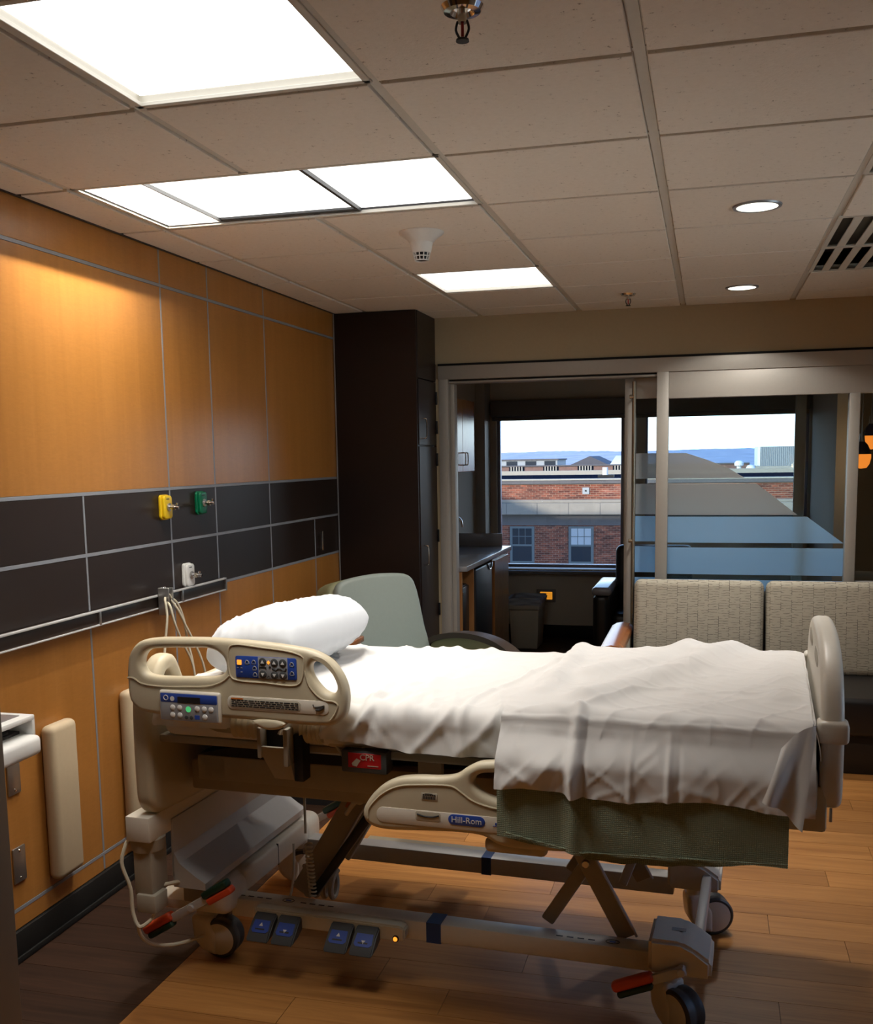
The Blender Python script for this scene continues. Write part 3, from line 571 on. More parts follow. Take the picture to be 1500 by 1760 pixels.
# ------------------------------------------------------------------ recliner
rc = empty('recliner', 'sage green vinyl recliner with dark arms facing right, in front of the wardrobe', 'armchair', (.74, 5.17, 0), math.radians(58))
def RX(a): return Matrix.Rotation(a, 4, 'X')
bt = Matrix.Translation((0, .30, .50)) @ RX(math.radians(-13))
o_ = [(-.33, 0), (.33, 0), (.325, .30), (.30, .56), (.26, .605), (.1, .63), (-.1, .63), (-.26, .605), (-.30, .56), (-.325, .30)]
b = plate(B(), [sm([(x, z-.12) for x, z in o_], 4)], .15, .035, 'uz', .085, 3); obj('backrest_shell', b, 'olivev', rc, mtx=bt)
b = plate(B(), [sm([(x*.93, z*.97-.10) for x, z in o_], 4)], .06, .025, 'uz', -.012, 3); obj('backrest', b, 'greenv', rc, mtx=bt)
bxo('seat', 'greenv', rc, -.29, .29, -.34, .25, .34, .47, .04, 4); bxo('base', 'olivev', rc, -.30, .30, -.30, .28, .10, .34, .02)
for s in (-1, 1):
    pr = cat([(0, .30, .55), (0, .28, .60), (0, .15, .645), (0, -.05, .665), (0, -.22, .645), (0, -.33, .60), (0, -.36, .575)], 5)
    b = B(); W_ = .042
    for q in (0,): grid(b, lambda s_, t_: Vector((s*.345-W_+2*W_*s_, 0, 0))+pr[min(int(round(t_*(len(pr)-1))), len(pr)-1)], 4, len(pr)-1)
    obj('arm_cap', b, 'armd', rc, solid=.03)
    b = B(); P = [(s*.345-.03, q.y, q.z-.016) for q in pr]+[(s*.345-.03, -.34, .12), (s*.345-.03, .30, .12)]; prism(b, P, (.06, 0, 0)); obj('arm_panel', b, 'olivev', rc)
    for yy in (-.30, .26): obj('leg', cyl(B(), (s*.30, yy, 0), (s*.30, yy, .13), .02, .026, 14), 'armd', rc)
bxo('footrest', 'greenv', rc, -.26, .26, -.40, -.34, .14, .44, .02, 3)
# ------------------------------------------------------------------ sofa
sf = empty('sofa', 'two-seat sofa with dashed beige back cushions and black vinyl seat', 'sofa', (1.77, 5.42, 0))
bxo('plinth', 'vinyl', sf, .02, 1.50, .04, .88, .0, .22, .006); bxo('seat', 'vinyl', sf, .0, 1.49, .0, .66, .20, .40, .03, 4)
bxo('back_frame', 'vinyl', sf, .0, 1.50, .76, .90, .2, .84, .02)
for a, b_ in ((.010, .738), (.752, 1.485)):
    bm = box(B(), -(b_-a)/2, (b_-a)/2, -.085, .085, -.265, .265, .042, 5)
    for v in bm.verts:
        k = (1-(2*v.co.x/(b_-a))**2)*(1-(v.co.z/.265)**2)
        if v.co.y < 0: v.co.y -= .03*max(k, 0)
    o = obj('back_cushion', bm, 'stitch', sf, loc=((a+b_)/2, .695, .645)); o.rotation_euler = (math.radians(-7), 0, 0)
for x0, n_ in ((-.135, 0), (1.50, 1)):
    bxo('arm_panel', 'stitch', sf, x0+.02, x0+.125, .10, .86, .05, .58, .012, 3)
    bm = B(); pr = [(x0-.0, .0, .572), (x0+.005, .0, .595), (x0+.03, 0, .612), (x0+.07, 0, .620), (x0+.11, 0, .612), (x0+.128, 0, .595), (x0+.13, 0, .572)]
    prism(bm, [(q[0], .03, q[2]+.012) for q in pr], (0, .80, 0)); obj('arm_cap', bm, 'armw', sf, smooth=.5)

# ------------------------------------------------------------------ hospital bed
bed = empty('hospital_bed', 'raised beige electric hospital bed with control panel side rail and blue foot pedals', 'bed', (.30, 2.72, 0), math.radians(-3))
BEDM = Matrix.Translation((.30, 2.72, 0)) @ Matrix.Rotation(math.radians(-3), 4, 'Z')
# head end
hbo = [(-.015, .66), (-.010, .61), (.012, .574), (.055, .560), (.865, .560), (.908, .574), (.930, .61), (.935, .66), (.935, .88), (.925, .945), (.895, .97), (.86, 1.02), (.82, 1.045), (.77, 1.04), (.74, 1.0), (.715, .955), (.67, .935), (.5, .93), (.25, .935), (.205, .955), (.18, 1.0), (.15, 1.04), (.10, 1.045), (.06, 1.02), (.025, .97), (-.005, .945), (-.015, .88)]
hh = [(.085, .955), (.10, .99), (.125, .998), (.142, .985), (.158, .955), (.13, .94)]
hb = obj('headboard', plate(B(), [sm(hbo, 3), sm(hh, 4), sm([(.92-a, b) for a, b in hh], 4)], .062, .020, 'vz', .245, 4), 'tan', bed)
bxo('head_beam', 'tan2', bed, .178, .262, -.02, .94, .482, .562, .004)
bxo('head_plate', 'bedsteel', bed, .258, .268, .10, .86, .33, .52, .002)
obj('base_cover', prism(B(), [(.262, .10, .42), (.285, .10, .375), (.345, .10, .335), (.375, .10, .318), (.375, .10, .296), (.262, .10, .296)], (0, .74, 0)), 'bedsteel', bed, smooth=.5)
cbm = box(B(), .300, .405, .30, .80, .205, .285, .012, 3); obj('head_crossbeam', cbm, 'tan2', bed); bxo('beam_seam', 'dgrey', bed, .3985, .4060, .545, .548, .208, .286)
def capm(u0, u1, v0, v1, z0, z1, bev): return box(B(), u0, u1, v0, v1, z0, z1, bev, 5)
for v0, v1 in ((.185, .345), (.77, .93)): obj('corner_cap', capm(.245, .405, v0, v1, .165, .285, .04), 'tan2', bed)
for s, v0, v1 in ((1, .17, .34), (-1, .765, .935)):
    va, vb = (v0, v1) if s > 0 else (v1, v0); b = B()
    A = [(1.742, va, .285), (1.83, va+s*.0, .285), (1.868, va, .268), (1.915, va, .235), (1.915, va, .185), (1.742, va, .185)]
    prism(b, A, (0, vb-va, 0)); bmesh.ops.bevel(b, geom=list(b.edges), offset=.010, segments=3, affect='EDGES'); obj('corner_cap', b, 'tan2', bed); c = bxo('cap_label', 'grey', bed, 1.80, 1.84, (va+vb)/2-.01, (va+vb)/2+.01, .2852, .2858)
for v0, v1 in ((.245, .315), (.795, .865)): bxo('base_rail', 'tan2' if v0 < .5 else 'bedsteel', bed, .38, 1.76, v0, v1, .150, .212, .005)
bxo('foot_crossbar', 'bedsteel', bed, 1.855, 1.885, .30, .80, .20, .245, .005)
bxo('blue_tape', 'dkblue', bed, 1.058, 1.105, .2436, .3164, .1486, .2134); bxo('blue_tape', 'dkblue', bed, 1.085, 1.12, .7936, .8664, .1486, .2134)
# arrows / round mark stickers printed on the rails
st = B()
for u0, n in ((.40, 4), (.62, 4), (1.46, 4)):
    for k in range(n): box(st, u0+k*.032, u0+k*.032+.02, .268, .274, .2122, .2128)
for u in (.575, 1.628): tube(st, [(u+.020*math.cos(a), .275+.012*math.sin(a), .2126) for a in [2*PI*k/20 for k in range(20)]], .0012, 4, True)
obj('arrow_sticker', st, 'ink', bed); st = B()
for u in (.575, 1.628): box(st, u-.009, u+.009, .271, .279, .2122, .2130)
obj('cross_sticker', st, 'blue', bed)
# pedals
def pedal_house(u0, v, s, parent):
    b = B()
    prof = [(u0-.01, v, .208), (u0+.49, v, .208), (u0+.505, v, .200), (u0+.505, v, .165), (u0+.49, v, .158), (u0-.01, v, .158)]
    prism(b, prof, (0, -s*.042, 0)); bmesh.ops.bevel(b, geom=list(b.edges), offset=.005, segments=2, affect='EDGES'); obj('pedal_housing', b, 'tan', parent)
    for k, du in enumerate((.0, .085, .265, .350)):
        u = u0+du; pb = B(); vo = v-s*.044
        prism(pb, [(u, vo+s*.004, .200), (u, vo-s*.03, .182), (u, vo-s*.075, .142), (u, vo-s*.078, .132), (u, vo-s*.03, .150), (u, vo+s*.004, .155)], (.076, 0, 0)); bmesh.ops.bevel(pb, geom=list(pb.edges), offset=.004, segments=2, affect='EDGES')
        pd = obj('foot_pedal', pb, 'dgrey', parent)
        if s > 0:
            q = B(); n = Vector((0, -.040, .045)).normalized(); n = Vector((0, -.664, .747)); o0 = Vector((u, vo-s*.030, .182)); dv = Vector((0, -.045, -.040)).normalized()
            R_ = lambda a, c, h=.0012: o0+Vector((a, 0, 0))+dv*c+n*h
            prism(q, [R_(.012, -.004), R_(.066, -.004), R_(.068, .030), R_(.060, .038), R_(.016, .038), R_(.009, .030)], n*.001); obj('pedal_decal', q, 'blue', pd)
            q = B(); prism(q, [R_(.022, .024, .0024), R_(.054, .024, .0024), R_(.054, .029, .0024), R_(.022, .029, .0024)], n*.0006); obj('pedal_icon', q, 'ink', pd)
            q = B(); a_ = (.004, .016) if k in (0, 2) else (.030, .018); prism(q, [R_(.032, a_[1], .0024), R_(.045, a_[1], .0024), R_(.0385, a_[0], .0024)], n*.0006); obj('pedal_icon', q, 'white_p', pd)
pedal_house(.495, .246, 1, bed); pedal_house(.62, .864, -1, bed)
led = obj('status_light', lathe(B(), [(.011, 0), (.010, .004), (0, .007)], (.972, .203, .168), (0, -1, .1), 16), 'gun', bed); obj('led', lathe(B(), [(.0075, .004), (.006, .008), (0, .009)], (.972, .203, .168), (0, -1, .1), 16), 'ledo', led)
# casters
def caster(u, v, ang, name='caster'):
    c = empty(name, loc=(u, v, 0)); c.parent = bed; c.rotation_euler = (0, 0, ang)
    obj('stem', cyl(B(), (0, 0, .10), (0, 0, .175), .030, .032, 24, .003), 'tan2', c)
    b = plate(B(), [sm([(-.034, .14), (.028, .14), (.034, .115), (.050, .085), (.052, .04), (.050, .012), (.03, .012), (.0, .025), (-.028, .058), (-.036, .1)], 4)], .082, .016, 'uz', 0, 3); obj('fork_shell', b, 'tan2', c)
    obj('tyre', lathe(B(), [(.035, -.034), (.060, -.034), (.0655, -.028), (.066, -.012), (.062, -.004), (.062, .004), (.066, .012), (.0655, .028), (.060, .034), (.035, .034)], (.058, 0, .0665), (0, 1, 0), 40), 'dgrey', c)
    obj('hub_disc', lathe(B(), [(0, -.036), (.050, -.0355), (.0575, -.032), (.0575, .032), (.050, .0355), (0, .036)], (.058, 0, .0665), (0, 1, 0), 36), 'tan2', c)
caster(.275, .262, math.radians(4)); caster(1.79, .245, math.radians(-42)); caster(.275, .86, math.radians(30)); caster(1.83, .86, math.radians(20))
def brake(u, v, z, ang, left=True):
    c = empty('brake_pedal', loc=(u, v, z)); c.parent = bed; c.rotation_euler = (0, ang, 0)
    bar = B(); box(bar, -.09, .09 if left else .012, -.008, .008, -.014, .014, .004); cyl(bar, (0, -.014, 0), (0, .02, 0), .012, None, 16, .002); obj('lever', bar, 'bedsteel', c)
    b = box(B(), -.205, -.080, -.018, .018, -.006, .024, .012, 4); obj('red_pad', b, 'red', c)['label'] = 'red brake pad'
    b = box(B(), -.198, -.090, -.017, .017, -.025, -.004, .009, 4); obj('green_pad', b, 'green', c)['label'] = 'dark green brake pad'
    if left:
        b = box(B(), .060, .165, -.018, .018, .001, .026, .008, 3); obj('green_pad', b, 'green', c)['label'] = 'dark green brake pad'
        b = box(B(), .066, .168, -.018, .018, -.022, .001, .008, 3); obj('red_pad', b, 'red', c)['label'] = 'red brake pad'
brake(.315, .115, .228, math.radians(-32)); brake(1.835, .152, .212, math.radians(-24), False); brake(.36, .95, .225, math.radians(-32))
# frames
for v0, v1 in ((.11, .17), (.77, .83)): bxo('side_beam', 'tand', bed, .36, 1.98, v0, v1, .655, .735, .006)
bxo('cross_tube', 'tand', bed, .38, .46, .11, .83, .66, .73, .005); bxo('cross_tube', 'tand', bed, 1.88, 1.96, .11, .83, .66, .73, .005); bxo('underbody', 'tand', bed, .30, .98, .17, .77, .600, .70, .01)
obj('gusset', prism(B(), [(.36, .112, .735), (.62, .112, .80), (.98, .112, .80), (.98, .112, .735)], (0, .70, 0)), 'gun', bed)
bxo('deck', 'tand', bed, .28, 2.14, .03, .91, .790, .815, .006); bxo('drive_box', 'gun', bed, .55, 1.75, .22, .72, .66, .79, .004); bxo('frame_post', 'bedsteel', bed, 1.105, 1.175, .055, .085, .735, .83, .004)
bxo('foot_frame', 'tan', bed, 2.06, 2.19, .0, .92, .70, .82, .01); bxo('foot_plate', 'tand', bed, 2.09, 2.165, -.02, .02, .76, .86, .006)
# head deck side mechanics under the rail
hb_ = B(); P = [(.42, .0, .90), (.44, 0, .862), (.50, 0, .845), (.60, 0, .84), (.64, 0, .86), (.64, 0, .90)]; prism(hb_, P, (0, .06, 0)); obj('pivot_housing', hb_, 'tand', bed)
for u0, u1, r in ((.555, .645, .040), (.775, .835, .042)):
    prf = []; n = 9
    for k in range(n+1): prf.append((r-(.005 if k % 2 else 0), (u1-u0)*k/n))
    obj('hinge_barrel', lathe(B(), [(0, 0)]+prf+[(0, u1-u0)], (u0, .02, .868), (1, 0, 0), 28), 'tan', bed)
b = B(); box(b, .655, .668, -.05, .0, .79, .88, .004); box(b, .737, .752, -.05, .04, .77, .88, .004); prism(b, [(.655, -.048, .825), (.752, -.048, .825), (.752, -.012, .722), (.690, -.012, .722)], (0, .012, 0)); obj('rail_arm', b, 'tand', bed); bxo('rail_arm_shadow', 'gun', bed, .668, .735, -.012, .0, .80, .875); bxo('gear_cover', 'gun', bed, .755, .785, -.02, .03, .72, .86, .004)
bxo('rear_housing', 'tan', bed, .84, .96, .02, .08, .815, .88, .012)
cp = bxo('release_handle', 'dgrey', bed, .895, 1.035, -.005, .05, .755, .822, .008); bxo('red_face', 'cprred', cp, .918, 1.018, -.0065, -.004, .772, .815, .001, 1)
TM = lambda u, v, z: Matrix.Translation((u, v, z)) @ Matrix.Rotation(PI/2, 4, 'X')
obj('lettering', text(B(), 'CPR', .024, TM(.976, -.0072, .803)), 'cream', cp)
q = B(); prism(q, [(.93, -.0072, .785), (.945, -.0072, .80), (.957, -.0072, .794), (.95, -.0072, .785), (.945, -.0072, .776), (.932, -.0072, .778)], (0, -.0006, 0)); box(q, .978, 1.01, -.0078, -.007, .779, .781, mat=None); obj('hand_icon', q, 'cream', cp)
# lift arms
def slab(name, p0, p1, w, d, v, m='tand'):
    p0, p1 = Vector((p0[0], 0, p0[1])), Vector((p1[0], 0, p1[1])); L = (p1-p0).length; a = math.atan2(p1.z-p0.z, p1.x-p0.x)
    o = obj(name, box(B(), 0, L, -d/2, d/2, -w/2, w/2, .006), m, bed); o.location = (p0.x, v, p0.z); o.rotation_euler = (0, -a, 0); return o
for v in (.385, .72):
    slab('head_lift_arm', (.575, .20), (.835, .63), .075, .035, v); obj('arm_pivot', cyl(B(), (.835, v-.03, .625), (.835, v+.03, .625), .045, None, 28, .004), 'tand', bed)
slab('slide_rail', (.64, .22), (.875, .55), .03, .03, .33, 'gun')
obj('arm_slot', tube(B(), [(.752, .364, .515), (.772, .364, .555)], .006, 8), 'orange', bed)
for v in (.335, .775):
    slab('foot_lift_arm', (1.665, .205), (1.44, .62), .058, .022, v); slab('scissor_brace', (1.415, .215), (1.53, .40), .042, .016, v+.02 if v < .5 else v-.02)
    obj('arm_pivot', cyl(B(), (1.540, v-.022, .425), (1.540, v+.022, .425), .012, None, 16, .002), 'brass', bed)
    obj('arm_edge', tube(B(), [(1.693, v-.013, .215), (1.495, v-.013, .582)], .0045, 6), 'bedsteel', bed)
slab('cross_arm', (1.60, .21), (1.655, .36), .03, .02, .70, 'bedsteel')
# cables and coils of the bed
for pts, r in (([(.175, -.01, .48), (.165, -.03, .42), (.185, -.02, .33), (.19, -.02, .25), (.21, -.02, .21), (.24, 0, .23), (.25, .02, .26)], .006), ([(.19, .0, .21), (.185, .02, .16), (.20, .05, .12), (.25, .10, .10), (.30, .2, .09)], .006), ([(.22, .05, .31), (.26, .08, .315), (.31, .15, .305), (.335, .2, .285)], .007),
               ([(.38, .76, .60), (.375, .70, .50), (.40, .68, .42), (.43, .72, .50), (.40, .78, .58)], .006), ([(.41, .74, .60), (.43, .72, .45), (.44, .70, .33), (.45, .68, .28)], .005), ([(.44, .60, .27), (.455, .55, .14), (.43, .50, .02), (.40, .45, .008)], .005), ([(.86, .28, .62), (.83, .30, .56), (.80, .32, .55), (.76, .34, .50)], .008), ([(.96, .03, .83), (.92, .0, .79), (.88, .02, .81), (.86, .03, .84)], .004)): obj('cable', tube(B(), cat(pts, 5), r, 8), 'cable', bed)
obj('coil_cord', tube(B(), [(.635+.012*t+.011*math.cos(2*PI*14*t), .31+.011*math.sin(2*PI*14*t), .40-.175*t) for t in [k/280 for k in range(281)]], .0032, 6), 'cable', bed)
obj('coil_hose', tube(B(), [(.47+.13*t, .62+.045*math.sin(2*PI*4*t), .13+.05*math.cos(2*PI*4*t)) for t in [k/160 for k in range(161)]], .010, 8), 'tand', bed)
b = B(); box(b, .185, .25, .0, .09, .30, .47, .006); box(b, .195, .265, -.01, .06, .25, .31, .006); cyl(b, (.215, .04, .44), (.215, .04, .485), .05, .055, 24, .004); obj('head_socket', b, 'tand', bed); bxo('head_foot_bar', 'tan2', bed, .12, .29, .16, .26, .19, .225, .008); b = box(B(), .255, .33, .16, .25, .22, .275, .006); obj('socket_block', b, 'tand', bed)
# head side rail (near) with its panels
V0 = -.055
HR_OUT = [(.25, 1.002), (.251, 1.035), (.262, 1.083), (.294, 1.118), (.348, 1.131), (.443, 1.136), (.531, 1.138), (.678, 1.133), (.788, 1.124), (.853, 1.113), (.898, 1.09), (.931, 1.052), (.947, 1.008), (.947, .968), (.936, .932), (.906, .91), (.862, .904), (.758, .904), (.657, .907), (.554, .907), (.449, .905), (.348, .905), (.287, .913), (.256, .943)]
HR_H1 = [(.3, 1.048), (.306, 1.077), (.328, 1.096), (.389, 1.104), (.46, 1.107), (.518, 1.109), (.552, 1.1), (.574, 1.079), (.578, 1.05), (.563, 1.034), (.531, 1.026), (.455, 1.021), (.384, 1.018), (.342, 1.019), (.312, 1.027)]
HR_H2 = [(.84, 1.073), (.855, 1.085), (.884, 1.075), (.91, 1.041), (.918, 1.012), (.906, .997), (.882, 1.001), (.855, 1.026), (.84, 1.053)]
hr = obj('head_siderail', plate(B(), [sm(HR_OUT), sm(HR_H1[::-1]), sm(HR_H2[::-1])], .046, .0165, 'uz', V0, 4), 'tan', bed)
VF = V0-.0232
def ridge(name, pts, r, parent, v=VF, closed=True, m='tan'): return obj(name, tube(B(), [(p[0], v, p[1]) for p in (sm(pts, 4) if closed else [(q.x, q.y) for q in cat([(a, b, 0) for a, b in pts], 4)])], r, 6, closed), m, parent)
ridge('moulded_ridge', [(.593, 1.110), (.605, 1.123), (.70, 1.119), (.79, 1.110), (.822, 1.098), (.825, 1.08), (.815, 1.03), (.80, 1.018), (.70, 1.020), (.605, 1.026), (.594, 1.04)], .0028, hr)
ridge('moulded_ridge', [(.256, 1.012), (.275, 1.012), (.30, .998), (.35, .992), (.45, .995), (.53, 1.002), (.575, 1.02), (.592, 1.035)], .003, hr, closed=False)
ridge('moulded_ridge', [(.826, 1.06), (.838, 1.02), (.862, .992), (.885, .980), (.91, .978), (.922, .97), (.915, .945), (.90, .925)], .003, hr, closed=False)
def flat(name, loop, t_, v, m, parent): return obj(name, plate(B(), [loop], t_, min(t_*.3, .001), 'uz', v, 1), m, parent)
flat('control_panel', rrect(.614, .803, 1.032, 1.094, .006), .003, VF-.0008, 'blue', hr); flat('panel_field', rrect(.685, .776, 1.0325, 1.0935, .001, 2), .003, VF-.0014, 'grey', hr)
VP_ = VF-.003
for (u, z), up in (((.700, 1.082), 1), ((.736, 1.081), 1), ((.762, 1.081), 1), ((.700, 1.047), 0), ((.736, 1.046), 0), ((.762, 1.046), 0)):
    obj('button', lathe(B(), [(.0115, 0), (.0115, .001), (.0095, .0022), (0, .0026)], (u, VP_, z-.002), (0, -1, 0), 24), 'dgrey', hr)
    d = .0055 if up else -.0055; z -= .002
    obj('button_arrow', prism(B(), [(u-.0055, VP_-.0022, z-d*.7), (u+.0055, VP_-.0022, z-d*.7), (u, VP_-.0022, z+d)], (0, -.0012, 0)), 'white_p', hr)
bxo('lit_button', 'ledo', hr, .620, .634, VP_-.002, VP_+.001, 1.069, 1.083, .001, 1); obj('lit_diamond', prism(B(), [(.713, VP_, 1.079), (.718, VP_, 1.085), (.723, VP_, 1.079), (.718, VP_, 1.073)], (0, -.001, 0)), 'ledo', hr)
obj('diamond_mark', tube(B(), [(.712, VP_, 1.036), (.717, VP_, 1.041), (.722, VP_, 1.036), (.717, VP_, 1.031)], .0008, 4, True), 'ink', hr)
q = B(); box(q, .689, .711, VP_-.0008, VP_+.0004, 1.062, 1.066); box(q, .689, .691, VP_-.0008, VP_+.0004, 1.058, 1.070); box(q, .709, .711, VP_-.0008, VP_+.0004, 1.058, 1.066); cyl(q, (.722, VP_+.0004, 1.0655), (.722, VP_-.0008, 1.0655), .0036, None, 14)
tube(q, cat([(.729, VP_, 1.064), (.740, VP_, 1.058), (.750, VP_, 1.063), (.760, VP_, 1.059), (.769, VP_, 1.058), (.772, VP_, 1.065)], 5), .0022, 6); obj('patient_icon', q, 'ink', hr)
q = B()
for u, z in ((.651, 1.078), (.672, 1.079), (.674, 1.062), (.675, 1.044), (.789, 1.078), (.789, 1.052)):
    tube(q, cat([(u-.006, VF-.003, z-.004), (u-.002, VF-.003, z+.004), (u+.004, VF-.003, z+.002), (u+.006, VF-.003, z-.005)], 3), .0014, 5); box(q, u-.006, u+.006, VF-.0032, VF-.002, z-.007, z-.0055)
for u, z in ((.622, 1.060), (.633, 1.060), (.633, 1.048)): box(q, u-.003, u+.003, VF-.0032, VF-.002, z-.001, z+.001)
obj('panel_icon', q, 'grey', hr)
# scale module
bxo('scale_module', 'tan2', hr, .366, .566, VF-.014, VF+.002, .893, .985, .008, 3); VS = VF-.0145
flat('module_face', rrect(.372, .560, .898, .979, .006), .002, VS, 'grey', hr); flat('module_header', rrect(.374, .558, .951, .977, .004), .002, VS-.0006, 'blue', hr); bxo('display', 'blackp', hr, .430, .504, VS-.0024, VS-.001, .951, .969, .0005, 1)
for u, z in ((.413, .936), (.436, .936), (.412, .914), (.436, .914), (.493, .936), (.516, .936), (.538, .936), (.517, .913)): obj('module_button', lathe(B(), [(.0085, 0), (.008, .0015), (.006, .0025), (0, .003)], (u, VS-.0008, z), (0, -1, 0), 20), 'white_p', hr)
for u, z in ((.457, .909), (.473, .909)): obj('module_button', lathe(B(), [(.006, 0), (.0055, .0015), (0, .0025)], (u, VS-.0008, z), (0, -1, 0), 16), 'dgrey', hr)
obj('green_light', lathe(B(), [(.009, 0), (.008, .0015), (0, .0025)], (.464, VS-.0008, .933), (0, -1, 0), 20), 'ledg', hr); q = B(); tube(q, [(.392+.007*math.cos(2*PI*k/16), VS-.0018, .964+.007*math.sin(2*PI*k/16)) for k in range(16)], .0012, 5, True); cyl(q, (.413, VS-.0012, .962), (.413, VS-.0024, .962), .007, None, 16); obj('module_mark', q, 'white_p', hr); bxo('module_print', 'blue', hr, .484, .500, VS-.0016, VS-.0008, .905, .917)
# warning strip
flat('warning_groove', rrect(.583, .896, .9385, .9775, .016), .003, VF, 'tan2', hr); flat('warning_label', rrect(.590, .812, .9425, .974, .013), .002, VF-.0014, 'cream', hr)
q = B()
for k in range(4):
    u = .597
    while u < .80:
        w = random.uniform(.006, .02); box(q, u, min(u+w, .805), VF-.0030, VF-.0022, .9475+k*.0056, .9507+k*.0056); u += w+.0022
obj('warning_print', q, 'ink', hr); bxo('warning_band', 'orange', hr, .596, .634, VF-.0032, VF-.0022, .9685, .9725); q = B(); tube(q, cat([(.85, VF-.003, .967), (.852, VF-.003, .961), (.87, VF-.003, .962), (.884, VF-.003, .966)], 4), .0012, 5); tube(q, cat([(.858, VF-.003, .953), (.87, VF-.003, .953), (.881, VF-.003, .96)], 4), .0042, 6); obj('boost_icon', q, 'ink', hr)
obj('release_latch', plate(B(), [sm([(.655, .905), (.66, .90), (.69, .886), (.72, .884), (.75, .892), (.762, .905), (.74, .914), (.68, .914)], 4)], .03, .010, 'uz', V0-.012, 3), 'tan', hr)
# lowered foot side rails
FRO = [(.987, .656), (.988, .678), (1.009, .714), (1.045, .75), (1.091, .773), (1.147, .782), (1.213, .786), (1.257, .796), (1.285, .816), (1.317, .833), (1.349, .839), (1.40, .844), (1.55, .845), (1.66, .842), (1.73, .825), (1.78, .78), (1.79, .72), (1.775, .66), (1.73, .625), (1.60, .615), (1.45, .607), (1.39, .609), (1.363, .616), (1.331, .632), (1.266, .636), (1.155, .63), (1.059, .624), (1.019, .628), (.996, .64)]
FRH = [(1.306, .772), (1.308, .791), (1.322, .803), (1.354, .809), (1.42, .812), (1.56, .812), (1.66, .808), (1.71, .79), (1.72, .76), (1.69, .74), (1.56, .734), (1.42, .733), (1.359, .74), (1.327, .752)]
def footrail(v, full):
    r = obj('foot_siderail', plate(B(), [sm(FRO), sm(FRH[::-1])], .046, .0165, 'uz', v, 4), 'tan', bed)
    if not full: return
    f = v-.0232
    ridge('moulded_ridge', [(1.004, .655), (1.006, .68), (1.03, .712), (1.06, .737), (1.10, .755), (1.16, .763), (1.22, .767), (1.25, .765), (1.275, .75), (1.30, .733), (1.34, .72), (1.40, .712)], .003, r, f, False)
    flat('label_groove', rrect(1.030, 1.75, .648, .692, .02), .003, f, 'tan2', r); flat('badge', rrect(1.236, 1.338, .6605, .690, .0145), .003, f-.0016, 'blue', r)
    obj('badge_lettering', text(B(), 'Hill-Rom', .0235, TM(1.287, f-.0034, .6755)), 'white_p', r)
    flat('small_label', rrect(1.16, 1.206, .722, .742, .003), .001, f-.0006, 'cream', r); q = B()
    for k in range(8): box(q, 1.165+k*.0046, 1.168+k*.0046, f-.0018, f-.0008, .725, .733)
    for k in range(6): box(q, 1.165+k*.0062, 1.170+k*.0062, f-.0018, f-.0008, .7345, .7385)
    box(q, 1.170, 1.192, f-.0018, f-.0008, .740, .7408); obj('barcode_print', q, 'ink', r)
    flat('angle_scale', rrect(1.143, 1.214, .664, .690, .006), .001, f-.0018, 'cream', r); q = B(); tube(q, cat([(1.148, f-.0028, .682), (1.165, f-.0028, .677), (1.18, f-.0028, .676), (1.195, f-.0028, .677), (1.21, f-.0028, .682)], 4), .0022, 5); obj('angle_print', q, 'gun', r)
    q = B()
    for k in range(4): box(q, 1.366+k*.009, 1.373+k*.009, f-.003, f-.0018, .672, .677)
    box(q, 1.36, 1.40, f-.003, f-.0018, .6675, .6685); obj('side_print', q, 'blue', r)
    obj('rail_hinge', box(B(), 1.33, 1.50, v-.01, v+.03, .585, .625, .015, 3), 'tan', r)
footrail(V0, True); footrail(.975, False)
# foot board
fbo = [(-.004, .83), (.002, .79), (.022, .762), (.07, .752), (.85, .752), (.898, .762), (.918, .79), (.924, .83), (.925, .95), (.90, 1.02), (.82, 1.095), (.70, 1.14), (.46, 1.158), (.22, 1.14), (.10, 1.095), (.02, 1.02), (-.005, .95)]
slot = lambda c: [(c-.085, 1.085), (c-.06, 1.108), (c, 1.112), (c+.06, 1.108), (c+.085, 1.085), (c+.06, 1.07), (c, 1.068), (c-.06, 1.07)]
fb = obj('footboard', plate(B(), [sm(fbo, 4)], .056, .019, 'vz', 2.197, 4), 'tan2', bed)
for c in (.30, .62): obj('hand_grip', plate(B(), [sm(slot(c), 3)], .058, .003, 'vz', 2.196, 1), 'tand', fb)
for s, v in ((1, .0), (-1, .92)): obj('corner_bumper', box(B(), 2.160, 2.235, v-.018, v+.05, .930, .985, .012, 3), 'tan2', fb)
for v in (-.0, .92): obj('bag_hook', tube(B(), [(2.20, v+.02, .76), (2.20, v+.02, .725)], .0035, 8), 'steel', fb)
